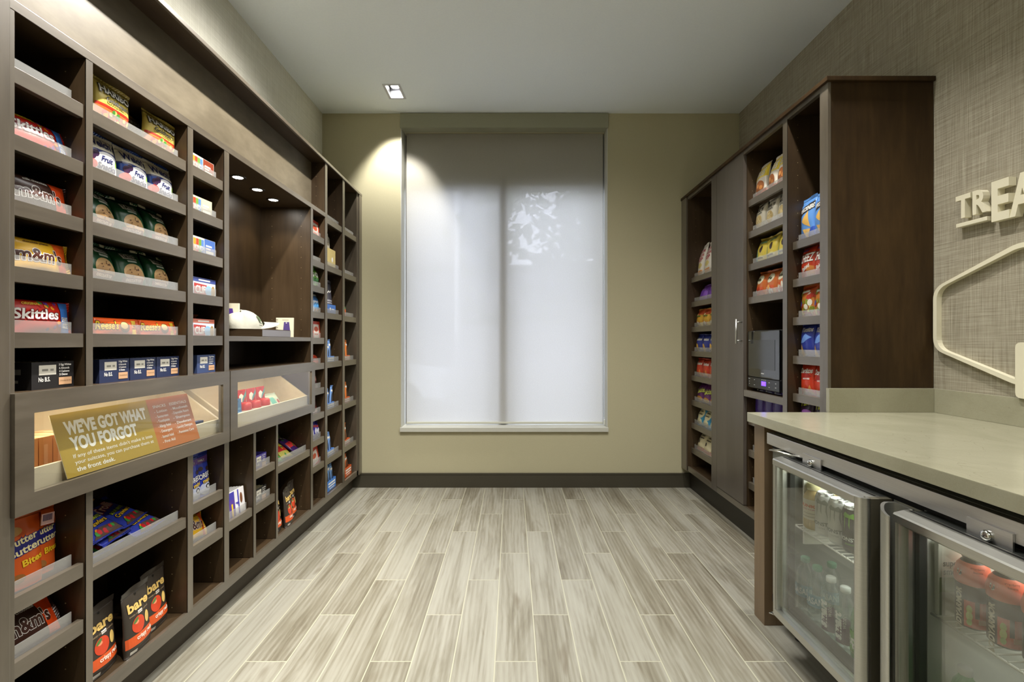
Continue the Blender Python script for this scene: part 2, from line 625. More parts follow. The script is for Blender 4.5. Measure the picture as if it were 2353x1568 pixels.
def make_bag(W, H, T, style='pillow', seals='tb', seed=0, col=(200, 40, 20), prints=(), seal_col=None, rough=0.3, name='pouch', sub=True):
    """returns (pouch MB, seal MB); local frame: x width, z up, the front looks along -y"""
    rnd = random.Random(seed)
    ph = [rnd.uniform(0, 6.28) for _ in range(6)]
    amp = 0.05 * T

    def prof(u, v):
        if style == 'pillow':
            a = S(u) ** 0.38 if seals == 'tb' else S((u - .05) / .9) ** 0.6
            b = S((v - 0.07) / 0.86) ** 0.55 if seals == 'tb' else S(v) ** 0.5
            d = min(v, 1 - v) if seals == 'tb' else min(u, 1 - u)
            q = u if seals == 'tb' else v
        elif style == 'standup':
            a = S(u) ** 0.45
            b = (max(0.0, 1 - v / 0.9)) ** 0.6 * min(1.0, 0.62 + v * 3.0)
            d = 1 - v
            q = u
        else:
            a = S(u) ** 0.25
            b = S(v) ** 0.25
            d = 1
            q = u
        wr = amp * (math.sin(q * 21 + ph[0]) + 0.6 * math.sin(q * 37 + ph[1])) * math.exp(-d / 0.16) * (1 if d < .9 else 0)
        wr += amp * 0.9 * math.sin(5 * u + 7 * v + ph[2]) * math.sin(9 * v - 4 * u + ph[3]) * a * b
        return 0.5 * T * a * b + wr * min(1, a * b * 3)

    def pinch(u, v):
        if style == 'pillow' and seals == 'tb':
            return 1 - 0.10 * S(v) - 0.01 * math.sin(11 * v + ph[4])
        if style == 'standup':
            return 1 - 0.05 * S(v)
        return 1.0

    def front(x, z, off=0.0):
        u, v = x / W + 0.5, z / H
        return (x * pinch(u, v), -prof(u, v) - off, z)
    mb = MB()
    base = mat('foil_wrap', col, rough)
    i = mb.mi(base)
    nu, nv = (14, 16) if sub else (10, 12)
    F = [[mb.bm.verts.new(front((k / nu - .5) * W, j / nv * H)) for k in range(nu + 1)] for j in range(nv + 1)]
    B = []
    for j in range(nv + 1):
        row = []
        for k in range(nu + 1):
            x, y, z = front((k / nu - .5) * W, j / nv * H)
            if k in (0, nu) or (style == 'pillow' and j in (0, nv)) or (style == 'standup' and j == nv):
                row.append(F[j][k])
            else:
                row.append(mb.bm.verts.new((x, -y + 0.0003, z)))
        B.append(row)
    for j in range(nv):
        for k in range(nu):
            for G, o in ((F, 1), (B, -1)):
                q = [G[j][k], G[j][k + 1], G[j + 1][k + 1], G[j + 1][k]]
                if len(set(q)) < 3:
                    continue
                try:
                    f = mb.bm.faces.new(q if o == 1 else q[::-1])
                    f.smooth = True
                    f.material_index = i
                except ValueError:
                    pass
    if style == 'standup':
        for k in range(nu):
            q = list(dict.fromkeys([F[0][k], F[0][k + 1], B[0][k + 1], B[0][k]]))
            if len(q) > 2:
                try:
                    mb.bm.faces.new(q).material_index = i
                except ValueError:
                    pass
    G = [[front((k / nu - .5) * W, j / nv * H) for k in range(nu + 1)] for j in range(nv + 1)]

    def onmesh(x, z, off=0.0):
        fu, fv = (x / W + .5) * nu, z / H * nv
        k, j = max(0, min(nu - 1, int(fu))), max(0, min(nv - 1, int(fv)))
        a, b = min(1.0, max(0.0, fu - k)), min(1.0, max(0.0, fv - j))
        p = [0, 0, 0]
        for q in range(3):
            p[q] = (G[j][k][q] * (1 - a) + G[j][k + 1][q] * a) * (1 - b) + (G[j + 1][k][q] * (1 - a) + G[j + 1][k + 1][q] * a) * b
        return (p[0], p[1] - off - .0003, p[2] if abs(z - p[2]) < .002 else z)
    add_prints(mb, prints, W, H, onmesh, grid=(nu, nv))
    sm = mat('foil_seal', seal_col or tuple(int(c * 0.9) for c in col), 0.28)
    sbs = []
    hs = 0.07 * (H if seals == 'tb' else W)
    N = 28
    ends = []
    if style == 'standup':
        ends = [('t', H - 0.03 * H, H + 0.012)]
    elif seals == 'tb':
        ends = [('t', H - 0.02 * H, H + hs * 0.6), ('b', 0.02 * H, -0.002)]
    else:
        ends = [('l', -0.5 * W + 0.03 * W, -0.5 * W - hs * 0.6), ('r', 0.5 * W - 0.03 * W, 0.5 * W + hs * 0.6)]
    flat = style == 'standup'
    for e, a, b in ends:
        sb = MB()
        si = sb.mi(sm)
        sbs.append(sb)
        rows = []
        for jj, zz in ((0, a), (1, (a + b) / 2), (2, b)):
            r = []
            for k in range(N + 1):
                zig = (0.0008 if k % 2 else -0.0008) if jj == 2 and not flat else 0
                cr = 0 if flat else 0.0005 * (1 if (k + jj) % 2 else -1)
                bend = 0.0018 * math.sin(k / N * PI * 2 + ph[5]) * jj
                if e in 'tb':
                    r.append((-W / 2 + k / N * W, cr + bend, zz + zig))
                else:
                    r.append((zz + zig, cr + bend, k / N * H))
            rows.append(r)
        for side in (-0.0008, 0.0008):
            vs = [[sb.bm.verts.new((p[0], p[1] + side, p[2])) for p in r] for r in rows]
            for jj in range(2):
                for k in range(N):
                    f = sb.bm.faces.new([vs[jj][k], vs[jj][k + 1], vs[jj + 1][k + 1], vs[jj + 1][k]])
                    f.material_index = si
    return mb, sbs


LEFT_RZ, RIGHT_RZ = PI / 2, -PI / 2


def bag(name, label, cat, loc, rz, W, H, T, col, prints=(), style='pillow', seals='tb', lean=0.08, roll=0.0, group=None, seal_col=None, yaw=0.0, seed=None, rough=0.3, sub=True, extra=None):
    if seed is None:
        seed = hash((round(loc[0], 3), round(loc[1], 3), round(loc[2], 3))) % 1000
    dz = abs(math.sin(roll)) * W * 0.5
    r = empty(name, (loc[0], loc[1], loc[2] + dz + 0.002), label, cat, group, (-lean, roll, rz + yaw))
    p, s = make_bag(W, H, T, style, seals, seed, col, prints, seal_col, rough, sub=sub)
    p.build('pouch', r, recalc=False)
    for q_ in s:
        q_.build('seal', r, recalc=False)
    if extra:
        extra(r)
    return r


def carton(name, label, cat, loc, rz, W, D, H, col, prints=(), side=None, top=None, group=None, lean=0.0, yaw=0.0, roll=0.0, open_top=False, flap=False, sideprints=()):
    r = empty(name, loc, label, cat, group, (-lean, roll, rz + yaw))
    mb = MB()
    c = mat('printed_card', col, 0.5)
    cs = mat('printed_card', side or col, 0.5)
    ct = mat('printed_card', top or side or col, 0.5)
    h = 0.0012
    mb.box(-W / 2, W / 2, -D / 2, -D / 2 + 0.002, 0, H, c)
    mb.box(-W / 2, W / 2, D / 2 - 0.002, D / 2, 0, H * (1.0 if not open_top else 1.0), cs)
    mb.box(-W / 2, -W / 2 + 0.002, -D / 2 + .002, D / 2 - .002, 0, H, cs)
    mb.box(W / 2 - 0.002, W / 2, -D / 2 + .002, D / 2 - .002, 0, H, cs)
    mb.box(-W / 2 + .002, W / 2 - .002, -D / 2 + .002, D / 2 - .002, 0, 0.002, cs)
    if not open_top:
        mb.box(-W / 2 + .002, W / 2 - .002, -D / 2 + .002, D / 2 - .002, H - 0.002, H, ct)
    add_prints(mb, prints, W, H, lambda x, z, o: (x, -D / 2 - o, z), step=0)
    if sideprints:
        add_prints(mb, sideprints, D, H, lambda x, z, o: (-W / 2 - o, -x, z), step=0)
    mb.build('carton_box', r, recalc=False)
    if flap:
        fb = MB()
        fb.quad([(-W * .3, D * .1, H), (W * .35, D * .1, H), (W * .30, -D * .1, H + .02), (-W * .1, -D * .1, H + .02)], cs)
        fb.build('flap', r)
    return r


ORD = {1: [''], 2: ['left of two', 'right of two'], 3: ['leftmost of three', 'middle of three', 'rightmost of three'], 4: ['leftmost of four', 'second from left of four', 'third from left of four', 'rightmost of four']}

# ================================================================== THE ROOM
def struct(o, kind='structure'):
    o['kind'] = kind
    return o


YB, XL, XR, YR = 3.946, -1.557, 1.865, -2.6
mb = MB()
mb.box(XL, XR, YR, YB + 0.2, -0.05, 0, M_FLOOR)
struct(mb.build('floor'))

# ceiling with openings for the recessed lamps
HX, HY = 0.047, 0.088
xs = sorted({XL, XR} | {x + s for x, y, e in DOWN for s in (-HX, HX)})
ys = sorted({YR, YB} | {y + s for x, y, e in DOWN for s in (-HY, HY)})
mb = MB()
for a in range(len(xs) - 1):
    for b in range(len(ys) - 1):
        cx, cy = (xs[a] + xs[a + 1]) / 2, (ys[b] + ys[b + 1]) / 2
        if any(abs(cx - x) < HX and abs(cy - y) < HY for x, y, e in DOWN):
            continue
        mb.quad([(xs[a], ys[b], CEIL), (xs[a], ys[b + 1], CEIL), (xs[a + 1], ys[b + 1], CEIL), (xs[a + 1], ys[b], CEIL)], M_CEIL)
mb.box(XL, XR, YR, YB, CEIL + 0.16, CEIL + 0.2, M_CEIL)
bmesh.ops.remove_doubles(mb.bm, verts=mb.bm.verts[:], dist=1e-5)
struct(mb.build('ceiling', recalc=False))

mb = MB(); mb.box(XL - 0.12, XL, YR, YB, 0, CEIL + 0.2, M_WALLL_LIT); struct(mb.build('wall_left'))
mb = MB(); mb.box(XR, XR + 0.12, YR, YB, 0, CEIL + 0.2, M_WALLR); struct(mb.build('wall_right'))
mb = MB(); mb.box(XL - 0.12, XR + 0.12, YR - 0.12, YR, 0, CEIL + 0.2, M_WALLB); struct(mb.build('wall_front'))
# wall with the window
WX0, WX1, WZ0, WZ1 = -0.9125, 0.785, 0.475, 2.955
YO = YB + 0.26
mb = MB()
mb.box(XL - 0.12, WX0, YB, YO, 0, CEIL + 0.2, M_WALLB)
mb.box(WX1, XR + 0.12, YB, YO, 0, CEIL + 0.2, M_WALLB)
mb.box(WX0, WX1, YB, YO, 0, WZ0, M_WALLB)
mb.box(WX0, WX1, YB, YO, WZ1, CEIL + 0.2, M_WALLB)
struct(mb.build('wall_back'))
mb = MB()
mb.box(XL, XR, YB - 0.014, YB, 0, 0.106, M_BASE)
mb.box(XL, XR, YB - 0.017, YB, 0.106, 0.118, M_BASE, 0.002)
struct(mb.build('baseboard_back'))
# window: trim lining, sill, valance, frame, glass
mb = MB()
mb.box(WX0, WX0 + 0.006, YB - 0.004, YO, WZ0, WZ1, M_SILL)
mb.box(WX1 - 0.006, WX1, YB - 0.004, YO, WZ0, WZ1, M_SILL)
struct(mb.build('trim_1'))
mb = MB()
mb.box(WX0 - 0.003, WX1 + 0.003, YB - 0.022, YO - 0.02, 0.457, 0.492, M_SILL, 0.003)
struct(mb.build('window_sill'))
mb = MB()
mb.box(WX0 - 0.002, WX1 + 0.002, YB - 0.016, YB + 0.075, 2.945, CEIL - 0.004, M_TRIM, 0.002)
struct(mb.build('trim_2'))
FY0, FY1 = YB + 0.17, YB + 0.225
M_FRAME = mat('dark_window_frame', (70, 68, 60), 0.5)
mb = MB()
mb.box(WX0 + .006, WX0 + 0.02, FY0, FY1, WZ0 + .015, WZ1, M_FRAME)
mb.box(WX1 - 0.02, WX1 - .006, FY0, FY1, WZ0 + .015, WZ1, M_FRAME)
mb.box(WX0 + .006, WX1 - .006, FY0, FY1, WZ0 + .015, WZ0 + 0.035, M_FRAME)
mb.box(WX0 + .006, WX1 - .006, FY0, FY1, WZ1 - 0.05, WZ1, M_FRAME)
mb.box(-0.115, -0.035, FY0 - 0.03, FY1, WZ0 + .035, WZ1 - .05, M_FRAME)
mb.box(WX0 + .02, WX1 - .02, FY0, FY1, 2.50, 2.62, M_FRAME)
win = struct(mb.build('window_1'))
mb = MB(); mb.box(WX0 + 0.02, WX1 - 0.02, FY1 - 0.03, FY1 - 0.026, WZ0 + .035, 2.50, M_GLASS)
mb.build('glass_pane', win)
mb = MB(); mb.box(WX0 + 0.02, WX1 - 0.02, FY1 - 0.035, FY1 - 0.015, 2.62, WZ1 - 0.05, mat('spandrel', (120, 118, 108), 0.7))
mb.build('spandrel_panel', win)

# roller shade
r = empty('roller_shade', (-0.0635, YB + 0.10, 0.50), 'pale translucent roller shade drawn down over the tall window', 'window shade')
mb = MB()
mb.quad([(WX0 + 0.022, YB + 0.115, 0.515), (WX1 - 0.018, YB + 0.115, 0.515), (WX1 - 0.018, YB + 0.115, 2.95), (WX0 + 0.022, YB + 0.115, 2.95)], M_SHADE)
world_child(mb.build('shade_fabric'), r)
mb = MB()
mb.box(WX0 + 0.022, WX1 - 0.018, YB + 0.108, YB + 0.124, 0.502, 0.518, mat('shade_hem_bar', (205, 205, 190), 0.5), 0.002)
world_child(mb.build('hem_bar'), r)
mb = MB()
mb.tube([(WX1 - 0.011, YB + 0.10, 2.94), (WX1 - 0.011, YB + 0.10, 0.56)], 0.0012, mat('cord', (60, 58, 50), 0.6), 6)
mb.box(WX1 - 0.016, WX1 - 0.007, YB + 0.07, YB + 0.095, 0.50, 0.54, M_WHITE, 0.002)
world_child(mb.build('pull_chain'), r)

# ------------------------------------------------------------------ ceiling downlights
M_LAMP = mat('lamp_face', (255, 250, 240), 0.5, emit=30)
M_CAN = mat('lamp_can_black', (18, 18, 20), 0.35)
M_CANW = mat('lamp_trim_white', (196, 198, 204), 0.6)
DL_LABEL = ['rectangular recessed ceiling downlight glowing near the left of the window'] + ['recessed ceiling downlight further into the room above the aisle'] * 4
for q, (x, y, e) in enumerate(DOWN):
    r = empty('ceiling_downlight', (x, y, CEIL), DL_LABEL[q] if q == 0 else 'recessed ceiling downlight out of the picture, %s row, %s' % (('left' if x < 0 else 'middle' if q == 5 else 'right'), ('second from the window' if y > 1.9 else 'third from the window')), 'ceiling light', 'recessed ceiling downlights')
    mb = MB()
    t = 0.018
    for a in ((-HX - t, HX + t, -HY - t, -HY), (-HX - t, HX + t, HY, HY + t), (-HX - t, -HX, -HY, HY), (HX, HX + t, -HY, HY)):
        mb.box(a[0], a[1], a[2], a[3], -0.003, -0.0002, M_CANW)
    mb.build('trim_frame', r)
    mb = MB()
    for a in ((-HX - .002, -HX, -HY, HY), (HX, HX + .002, -HY, HY), (-HX, HX, -HY - .002, -HY), (-HX, HX, HY, HY + .002)):
        mb.box(a[0], a[1], a[2], a[3], 0.0, 0.12, M_CANW if a[2] == HY or a[0] > 0 else M_CAN)
    mb.box(-HX, HX, -HY, HY, 0.118, 0.12, M_CAN)
    mb.build('can_housing', r)
    mb = MB()
    mb.lathe([(0, 0.058), (0.034, 0.058), (0.036, 0.054)], [M_LAMP, M_CHROME], 20)
    mb.lathe([(0.036, 0.054), (0.041, 0.06), (0.041, 0.095), (0, 0.095)], M_CANW, 20)
    lm = mb.build('lamp', r)
    lm.location = (0.0, 0.035, 0.0)
    rot = (0.42, 0.10, 0) if q == 0 else (0.38, -0.10, 0) if q == 5 else ((0.0, 0.62, 0) if x < 0 else (0.12, 0.12, 0))
    add_light('downlight_beam', 'SPOT', (0, 0.02, 0.03), e, WARM, r, rot=rot, spot_size=math.radians(64 if q == 0 else 112), spot_blend=0.6 if q == 0 else 0.75, shadow_soft_size=0.03)

# ------------------------------------------------------------------ outdoors behind the shade
mb = MB(); mb.box(-14, 14, YO + 0.4, 30, -0.3, -0.25, mat('asphalt', (110, 112, 108), 0.9)); struct(mb.build('ground_outside'))


def tree(x, y, h, cr, seed, label):
    rnd = random.Random(seed)
    r = empty('tree', (x, y, -0.25), label, 'tree', 'trees outside the window')
    mb = MB()
    mb.tube([(0, 0, 0), (0.05, 0, h * .3), (-0.05, 0.1, h * .6), (0, 0, h * .8)], 0.12, mat('bark', (70, 55, 42), .9), 8)
    for k in range(6):
        a = rnd.uniform(0, 6.28)
        mb.tube([(0, 0, h * .45), (math.cos(a) * cr * .5, math.sin(a) * cr * .5, h * rnd.uniform(.6, .85))], 0.04, mat('bark', (70, 55, 42), .9), 6)
    mb.build('trunk', r)
    mb = MB()
    g = mat('leaves', (62, 84, 44), 0.8)
    cl = [(rnd.gauss(0, cr * .45), rnd.gauss(0, cr * .4), h * .68 + rnd.gauss(0, h * .16)) for _ in range(26)]
    for k in range(1700):
        c = rnd.choice(cl)
        p = Vector((c[0] + rnd.gauss(0, cr * .16), c[1] + rnd.gauss(0, cr * .16), max(h * .3, c[2] + rnd.gauss(0, cr * .16))))
        a = Vector((rnd.gauss(0, 1), rnd.gauss(0, 1), rnd.gauss(0, 1))).normalized() * 0.15
        b = a.orthogonal().normalized() * 0.11
        mb.quad([p - a, p - b, p + a, p + b], g)
    mb.build('foliage', r, recalc=False)


tree(1.9, 10, 6.4, 2.6, 3, 'leafy tree outside, faint through the right half of the shade')
tree(4.6, 14, 7.5, 2.6, 5, 'second leafy tree outside, farther to the right behind the shade')
r = empty('building', (-5.2, 22, -0.25), 'plain pale building added outside to cover the sky behind the shade', 'building')  # added mass that blocks the bright sky behind the shade
mb = MB(); mb.box(-14, 4.6, -1, 1, 0, 9.6, mat('render_wall', (150, 150, 152), .9)); mb.box(4.6, 26, -1, 1, 0, 4.6, mat('render_wall', (150, 150, 152), .9)); mb.build('wall', r)
mb = MB(); mb.box(-14.2, 26.2, -1.2, 1.2, 4.6, 4.75, mat('roof_edge', (110, 110, 112), .8)); mb.build('roof', r)
mb = MB(); mb.tube([(-0.97, 8.5, -0.25), (-0.97, 8.5, 4.2)], 0.05, mat('pole_paint', (235, 235, 235), .5), 10)
tag(mb.build('lamp_post'), 'pale thin post outside seen faintly through the left shade half', 'post')
r = empty('parked_car', (-3.4, 10.0, -0.25), 'light car parked outside, faint at the lower left of the shade', 'car')
mb = MB()
cp = mat('car_paint', (225, 228, 232), .25)
mb.prism([(-2.1, .35), (2.1, .35), (2.1, .8), (1.2, .95), (.6, 1.45), (-1.1, 1.45), (-1.7, .98), (-2.1, .9)], 'y', -.8, .8, cp)
mb.build('car_body', r)
mb = MB()
mb.prism([(1.05, .98), (.55, 1.4), (-1.05, 1.4), (-1.5, 1.0)], 'y', -.815, .815, mat('car_glass', (40, 46, 50), .1))
mb.build('car_window', r)
for sx in (-1.35, 1.35):
    for sy in (-.82, .62):
        mb = MB()
        pts = [(sx + .33 * math.cos(a * PI / 10), .33 + .33 * math.sin(a * PI / 10)) for a in range(20)]
        mb.prism(pts, 'y', sy, sy + .2, M_RUB)
        mb.build('wheel', r)

# ================================================================== LEFT DISPLAY CABINET
XF, XK = -1.241, -1.553
LC = empty('display_cabinet', (-1.397, 2.52, 0), 'long dark wood built-in snack cabinet covering the left wall', 'display cabinet')


def cab(name, mbx, root=None, parent=None):
    o = mbx.build(name)
    if parent:
        o.parent = parent
    else:
        world_child(o, root)
    return o


def lboard(name, y0, y1, z0, z1, m=M_WH, x0=XK, x1=XF, root=LC):
    mb = MB(); mb.box(x0, x1, y0, y1, z0, z1, m, 0.0012)
    return cab(name, mb, root)


def holes(mb, xs_, yface, z0, z1):
    m = mat('peg_hole', (150, 135, 100), 0.5)
    z = z0 + 0.02
    while z < z1:
        for x in xs_:
            mb.box(x - .0014, x + .0014, yface - .0006, yface + .0005, z - .0014, z + .0014, m)
        z += 0.064


mb = MB(); mb.box(XK - 0.003, XK + 0.006, 1.10, 3.944, 0.118, 2.40, M_WV); cab('back_panel', mb, LC)
mb = MB()
mb.box(XK, XF + 0.010, 1.095, 1.180, 0.118, 2.386, M_POST, 0.002)
cab('end_post', mb, LC)
mb = MB()
mb.box(XK, XF, 3.846, 3.88, 0.118, 2.386, M_POST, 0.0012)
mb.box(XK, XF + 0.010, 3.88, 3.944, 0.118, 2.386, M_POST, 0.002)
holes(mb, (-1.30, -1.48), 3.846, .2, 2.3)
cab('end_post', mb, LC)
mb = MB()
mb.box(XK, XF, 1.10, 3.944, 2.386, 2.400, M_WH, 0.001)
mb.box(XF, XF + 0.012, 1.095, 3.944, 2.384, 2.402, M_LIP, 0.002)
cab('top_board', mb, LC)
lboard('fascia_panel', 1.18, 3.195, 2.05, 2.386, M_FASCIA, -1.40, -1.332)
mb = MB(); mb.box(XK, XF, 1.18, 3.225, 2.025, 2.05, M_WH, 0.001); mb.box(XF - .002, XF + 0.002, 1.18, 3.225, 2.024, 2.0505, M_LIP, 0.0006)
cab('upper_board', mb, LC)
mb = MB(); mb.box(XK, XF - 0.012, 1.18, 3.846, 0.118, 0.158, M_WH, 0.001); mb.box(XF - 0.014, XF, 1.18, 3.88, 0.117, 0.160, M_LIP, 0.001)
cab('bottom_board', mb, LC)
mb = MB(); mb.box(XK, -1.303, 1.10, 3.93, 0, 0.117, mat('kick_board', (66, 58, 46), 0.55)); cab('kick_board', mb, LC)


def divider(y0, y1, z0, z1, root=LC, xk=XK, xf=XF, hx=(-1.30, -1.48)):
    mb = MB()
    mb.box(xk, xf, y0, y1, z0, z1, M_WV)
    s = 1 if xf > xk else -1
    mb.box(xf - s * 0.003, xf + s * 0.001, y0, y1, z0, z1, M_POST, 0.0006)
    holes(mb, hx, y0, z0, z1)
    return cab('divider', mb, root)


for y0, y1, z0, z1 in ((1.180, 1.199, .16, .763), (1.180, 1.199, 1.069, 2.025), (1.400, 1.423, .16, .763), (1.400, 1.423, 1.069, 2.025), (1.839, 1.870, .16, .763), (1.839, 1.870, 1.069, 2.025),
                       (2.073, 2.108, .16, .763), (2.073, 2.108, 1.069, 2.025), (2.307, 2.329, .16, .763), (2.528, 2.549, .16, .763),
                       (2.965, 2.997, .16, 2.025), (3.192, 3.230, .16, 2.386), (3.521, 3.566, .16, 2.386)):
    divider(y0, y1, z0, z1)
lboard('drawer_deck', 1.18, 2.965, 1.055, 1.069)
lboard('drawer_deck', 1.18, 2.965, 0.763, 0.777)
lboard('alcove_shelf', 2.108, 2.965, 1.199, 1.222, M_LIP)
ACRX = XF - 0.012


def shelf(y0, y1, zt, root=LC, xf=XF - 0.003, xk=XK + 0.006, deep=0.004, far_gap=0.004, guard=True):
    s = 1 if xf > xk else -1
    mb = MB()
    mb.box(xk, xf - s * 0.018, y0 + .001, y1 - .001, zt - 0.032, zt - 0.014, M_WH)
    sh = cab('shelf', mb, root)
    mb = MB()
    mb.box(xf, xf - s * 0.018, y0 + 0.001, y1 - far_gap, zt - 0.040, zt, M_LIP, 0.001)
    cab('shelf_lip', mb, parent=sh)
    if guard:
        mb = MB()
        a, b = y0 + 0.003, y1 - far_gap - 0.018
        mb.box(xf - s * 0.0185, xf - s * 0.021, a, b, zt - 0.012, zt + 0.032, M_ACR)
        cab('price_guard', mb, parent=sh)
    return sh


UP = (1.887, 1.719, 1.555, 1.388, 1.222)
for y0, y1 in ((1.199, 1.400), (1.423, 1.839), (1.870, 2.073)):
    for z in UP:
        shelf(y0, y1, z)
for z in (1.877, 1.713, 1.551, 1.386, 1.221, 1.056, .895, .735, .571, .407):
    shelf(2.997, 3.192, z)
for z in (2.034, 1.714, 1.391, 1.057, .734, .405):
    shelf(3.230, 3.521, z)
for z in (2.030, 1.708, 1.386, 1.054, .732, .410):
    shelf(3.566, 3.846, z)
for y0, y1, z in ((1.199, 1.400, .556), (1.199, 1.400, .392), (1.423, 1.839, .527), (1.870, 2.073, .562), (1.870, 2.073, .397), (2.108, 2.307, .402),
                  (2.329, 2.528, .567), (2.329, 2.528, .400), (2.549, 2.965, .533)):
    shelf(y0, y1, z)

# puck lights in the alcove ceiling
for k, (x, y) in enumerate(((-1.379, 2.42), (-1.386, 2.617), (-1.393, 2.806))):
    r = empty('puck_light', (x, y, 2.025), 'small round recessed puck light in the alcove ceiling, ' + ('nearest', 'middle', 'farthest')[k] + ' of three', 'cabinet light', 'puck lights in the cabinet alcove')
    mb = MB(); mb.lathe([(0.024, -0.001), (0.026, -0.004), (0.037, -0.003), (0.038, 0.0)], M_CHROME if False else mat('puck_ring', (40, 34, 28), .35), 24)
    mb.build('ring', r)
    mb = MB(); mb.lathe([(0, -0.0025), (0.024, -0.002)], M_LAMP, 24)
    mb.build('lens', r)
    add_light('puck_beam', 'SPOT', (0, 0, -0.008), 1.9, (1.0, 0.86, 0.62), r, spot_size=math.radians(105), spot_blend=0.6, shadow_soft_size=0.02)

# glass-fronted drawers
XD = -1.2207


def drawer(y0, y1, oy0, oy1):
    z0, z1, a, b = 0.764, 1.0695, 0.8135, 1.016
    mb = MB()
    for q in ((y0, y1, z0, a), (y0, y1, b, z1), (y0, oy0, a, b), (oy1, y1, a, b)):
        mb.box(XF + .0005, XD, q[0], q[1], q[2], q[3], M_LIP)
    d = cab('drawer', mb, LC)
    mb = MB(); mb.box(XD - 0.008, XD - 0.005, oy0, oy1, a, b, M_DRGLASS); cab('glass_pane', mb, parent=d)
    mb = MB()
    i0, i1 = max(y0 + 0.03, 1.205), min(y1 - 0.005, 2.958)
    mb.box(XF - 0.012, XF - 0.022, i0, i1, 0.782, 0.866, M_LIGHTWOOD, 0.001)
    mb.box(XF - 0.016, XK + 0.02, i0, i1, 0.782, 0.790, M_LIGHTWOOD)
    mb.box(XK + 0.02, XK + 0.03, i0, i1, 0.782, 1.04, M_LIGHTWOOD)
    for e in ((i0, i0 + .012), (i1 - .012, i1)):
        mb.prism([(XF - 0.022, .79), (XF - 0.022, .866), (XF - 0.20, 1.0), (XK + 0.03, 1.0), (XK + 0.03, .79)], 'y', e[0], e[1], M_LIGHTWOOD)
    cab('drawer_tray', mb, parent=d)
    mb = MB(); mb.box(XF - 0.03, XF - 0.045, i0 + .04, i1 - .04, 1.047, 1.054, mat('led_strip', (255, 236, 200), .4, emit=3)); cab('led_strip', mb, parent=d)
    add_light('led_light', 'AREA', (XF - 0.06, (i0 + i1) / 2, 1.045), 0.55, (1.0, 0.87, 0.66), shape='RECTANGLE', size=0.03, size_y=(i1 - i0 - .1), rot=(0, 0, 0))
    return d


drawer(1.181, 2.0795, 1.229, 2.033)
drawer(2.0865, 2.981, 2.140, 2.933)

# ================================================================== RIGHT CABINET
XG, XH = 1.397, 1.862
RC = empty('storage_cabinet', (1.63, 3.03, 0), 'tall dark wood snack and microwave cabinet against the right wall', 'storage cabinet')
mb = MB()
mb.box(XG, XH, 2.125, 2.150, 0.165, 2.345, M_PANEL)
mb.box(XG, XH, 2.150, 2.179, 0.165, 2.345, M_WV)
mb.box(XG - 0.002, XG + 0.012, 2.124, 2.180, 0.165, 2.345, M_POST, 0.001)
cab('side_panel', mb, RC)
mb = MB(); mb.box(XG - 0.014, XH, 2.112, 3.944, 2.346, 2.366, M_PANEL, 0.002); cab('top_board', mb, RC)
mb = MB(); mb.box(XG, XG + 0.02, 2.179, 3.944, 2.325, 2.346, M_POST); cab('top_rail', mb, RC)
mb = MB(); mb.box(XH - 0.008, XH, 2.15, 3.944, 0.165, 2.346, M_WV); cab('back_panel', mb, RC)
mb = MB()
mb.box(XG, XH, 3.82, 3.944, 0.165, 2.346, M_WV)
mb.box(XG - 0.008, XG + 0.004, 3.835, 3.944, 0.165, 2.346, M_POST, 0.001)
holes(mb, (1.46, 1.60), 3.82, .3, 2.3)
cab('end_post', mb, RC)
mb = MB()
mb.box(XG + .002, XH, 3.281, 3.300, 0.205, 2.346, M_WV)
mb.box(XG + .002, XH, 3.347, 3.367, 0.205, 2.346, M_WV)
mb.box(XG - .001, XG + 0.02, 3.281, 3.367, 0.17, 2.346, M_DOOR)
cab('divider', mb, RC)
divider(2.4406, 2.480, .165, 2.345, RC, XH, XG, (1.45, 1.65))
divider(2.899, 2.915, .165, 2.345, RC, XH, XG + .018, (1.45, 1.65))
mb = MB(); mb.box(XG, XG + 0.014, 2.179, 3.835, 0.167, 0.205, M_LIP, 0.001); mb.box(XG + .014, XH, 2.179, 3.82, 0.167, 0.203, M_WH); cab('bottom_board', mb, RC)
mb = MB(); mb.box(1.455, XH, 2.15, 3.93, 0, 0.166, mat('kick_board_dark', (42, 38, 30), .5)); cab('kick_board', mb, RC)
mb = MB(); mb.box(XG - 0.001, XG + 0.017, 2.902, 3.278, 0.209, 2.342, M_DOOR, 0.001)
dr = cab('door', mb, RC)
mb = MB()
mb.tube([(1.362, 2.922, 1.184), (1.362, 2.922, 1.333)], 0.006, M_ALU, 10)
for z in (1.202, 1.315):
    mb.tube([(1.362, 2.922, z), (1.397, 2.922, z)], 0.004, M_ALU, 8)
cab('door_handle', mb, parent=dr)
mb = MB(); mb.box(XG, XG + 0.02, 2.480, 2.899, 0.868, 0.906, M_LIP, 0.001); mb.box(XG + 0.02, XH - .008, 2.480, 2.899, 0.885, 0.9055, M_WH)
cab('microwave_shelf', mb, RC)


def rshelf(y0, y1, zt, guard=True):
    # the lip is set back inside the bay; its far end stands a little off the side
    return shelf(y0, y1, zt, RC, XG + 0.026, XH - 0.01, guard=guard)


for z in (1.700, 1.508, 1.311, 1.120, .9276, .732, .551, .3545):
    rshelf(3.367, 3.82, z)
for z in (2.045, 1.855, 1.660, 1.462, .738, .547, .353):
    rshelf(2.480, 2.899, z)
for z in (1.700, 1.511, 1.319, 1.125, .935, .742, .55, .36):
    rshelf(2.179, 2.4406, z)

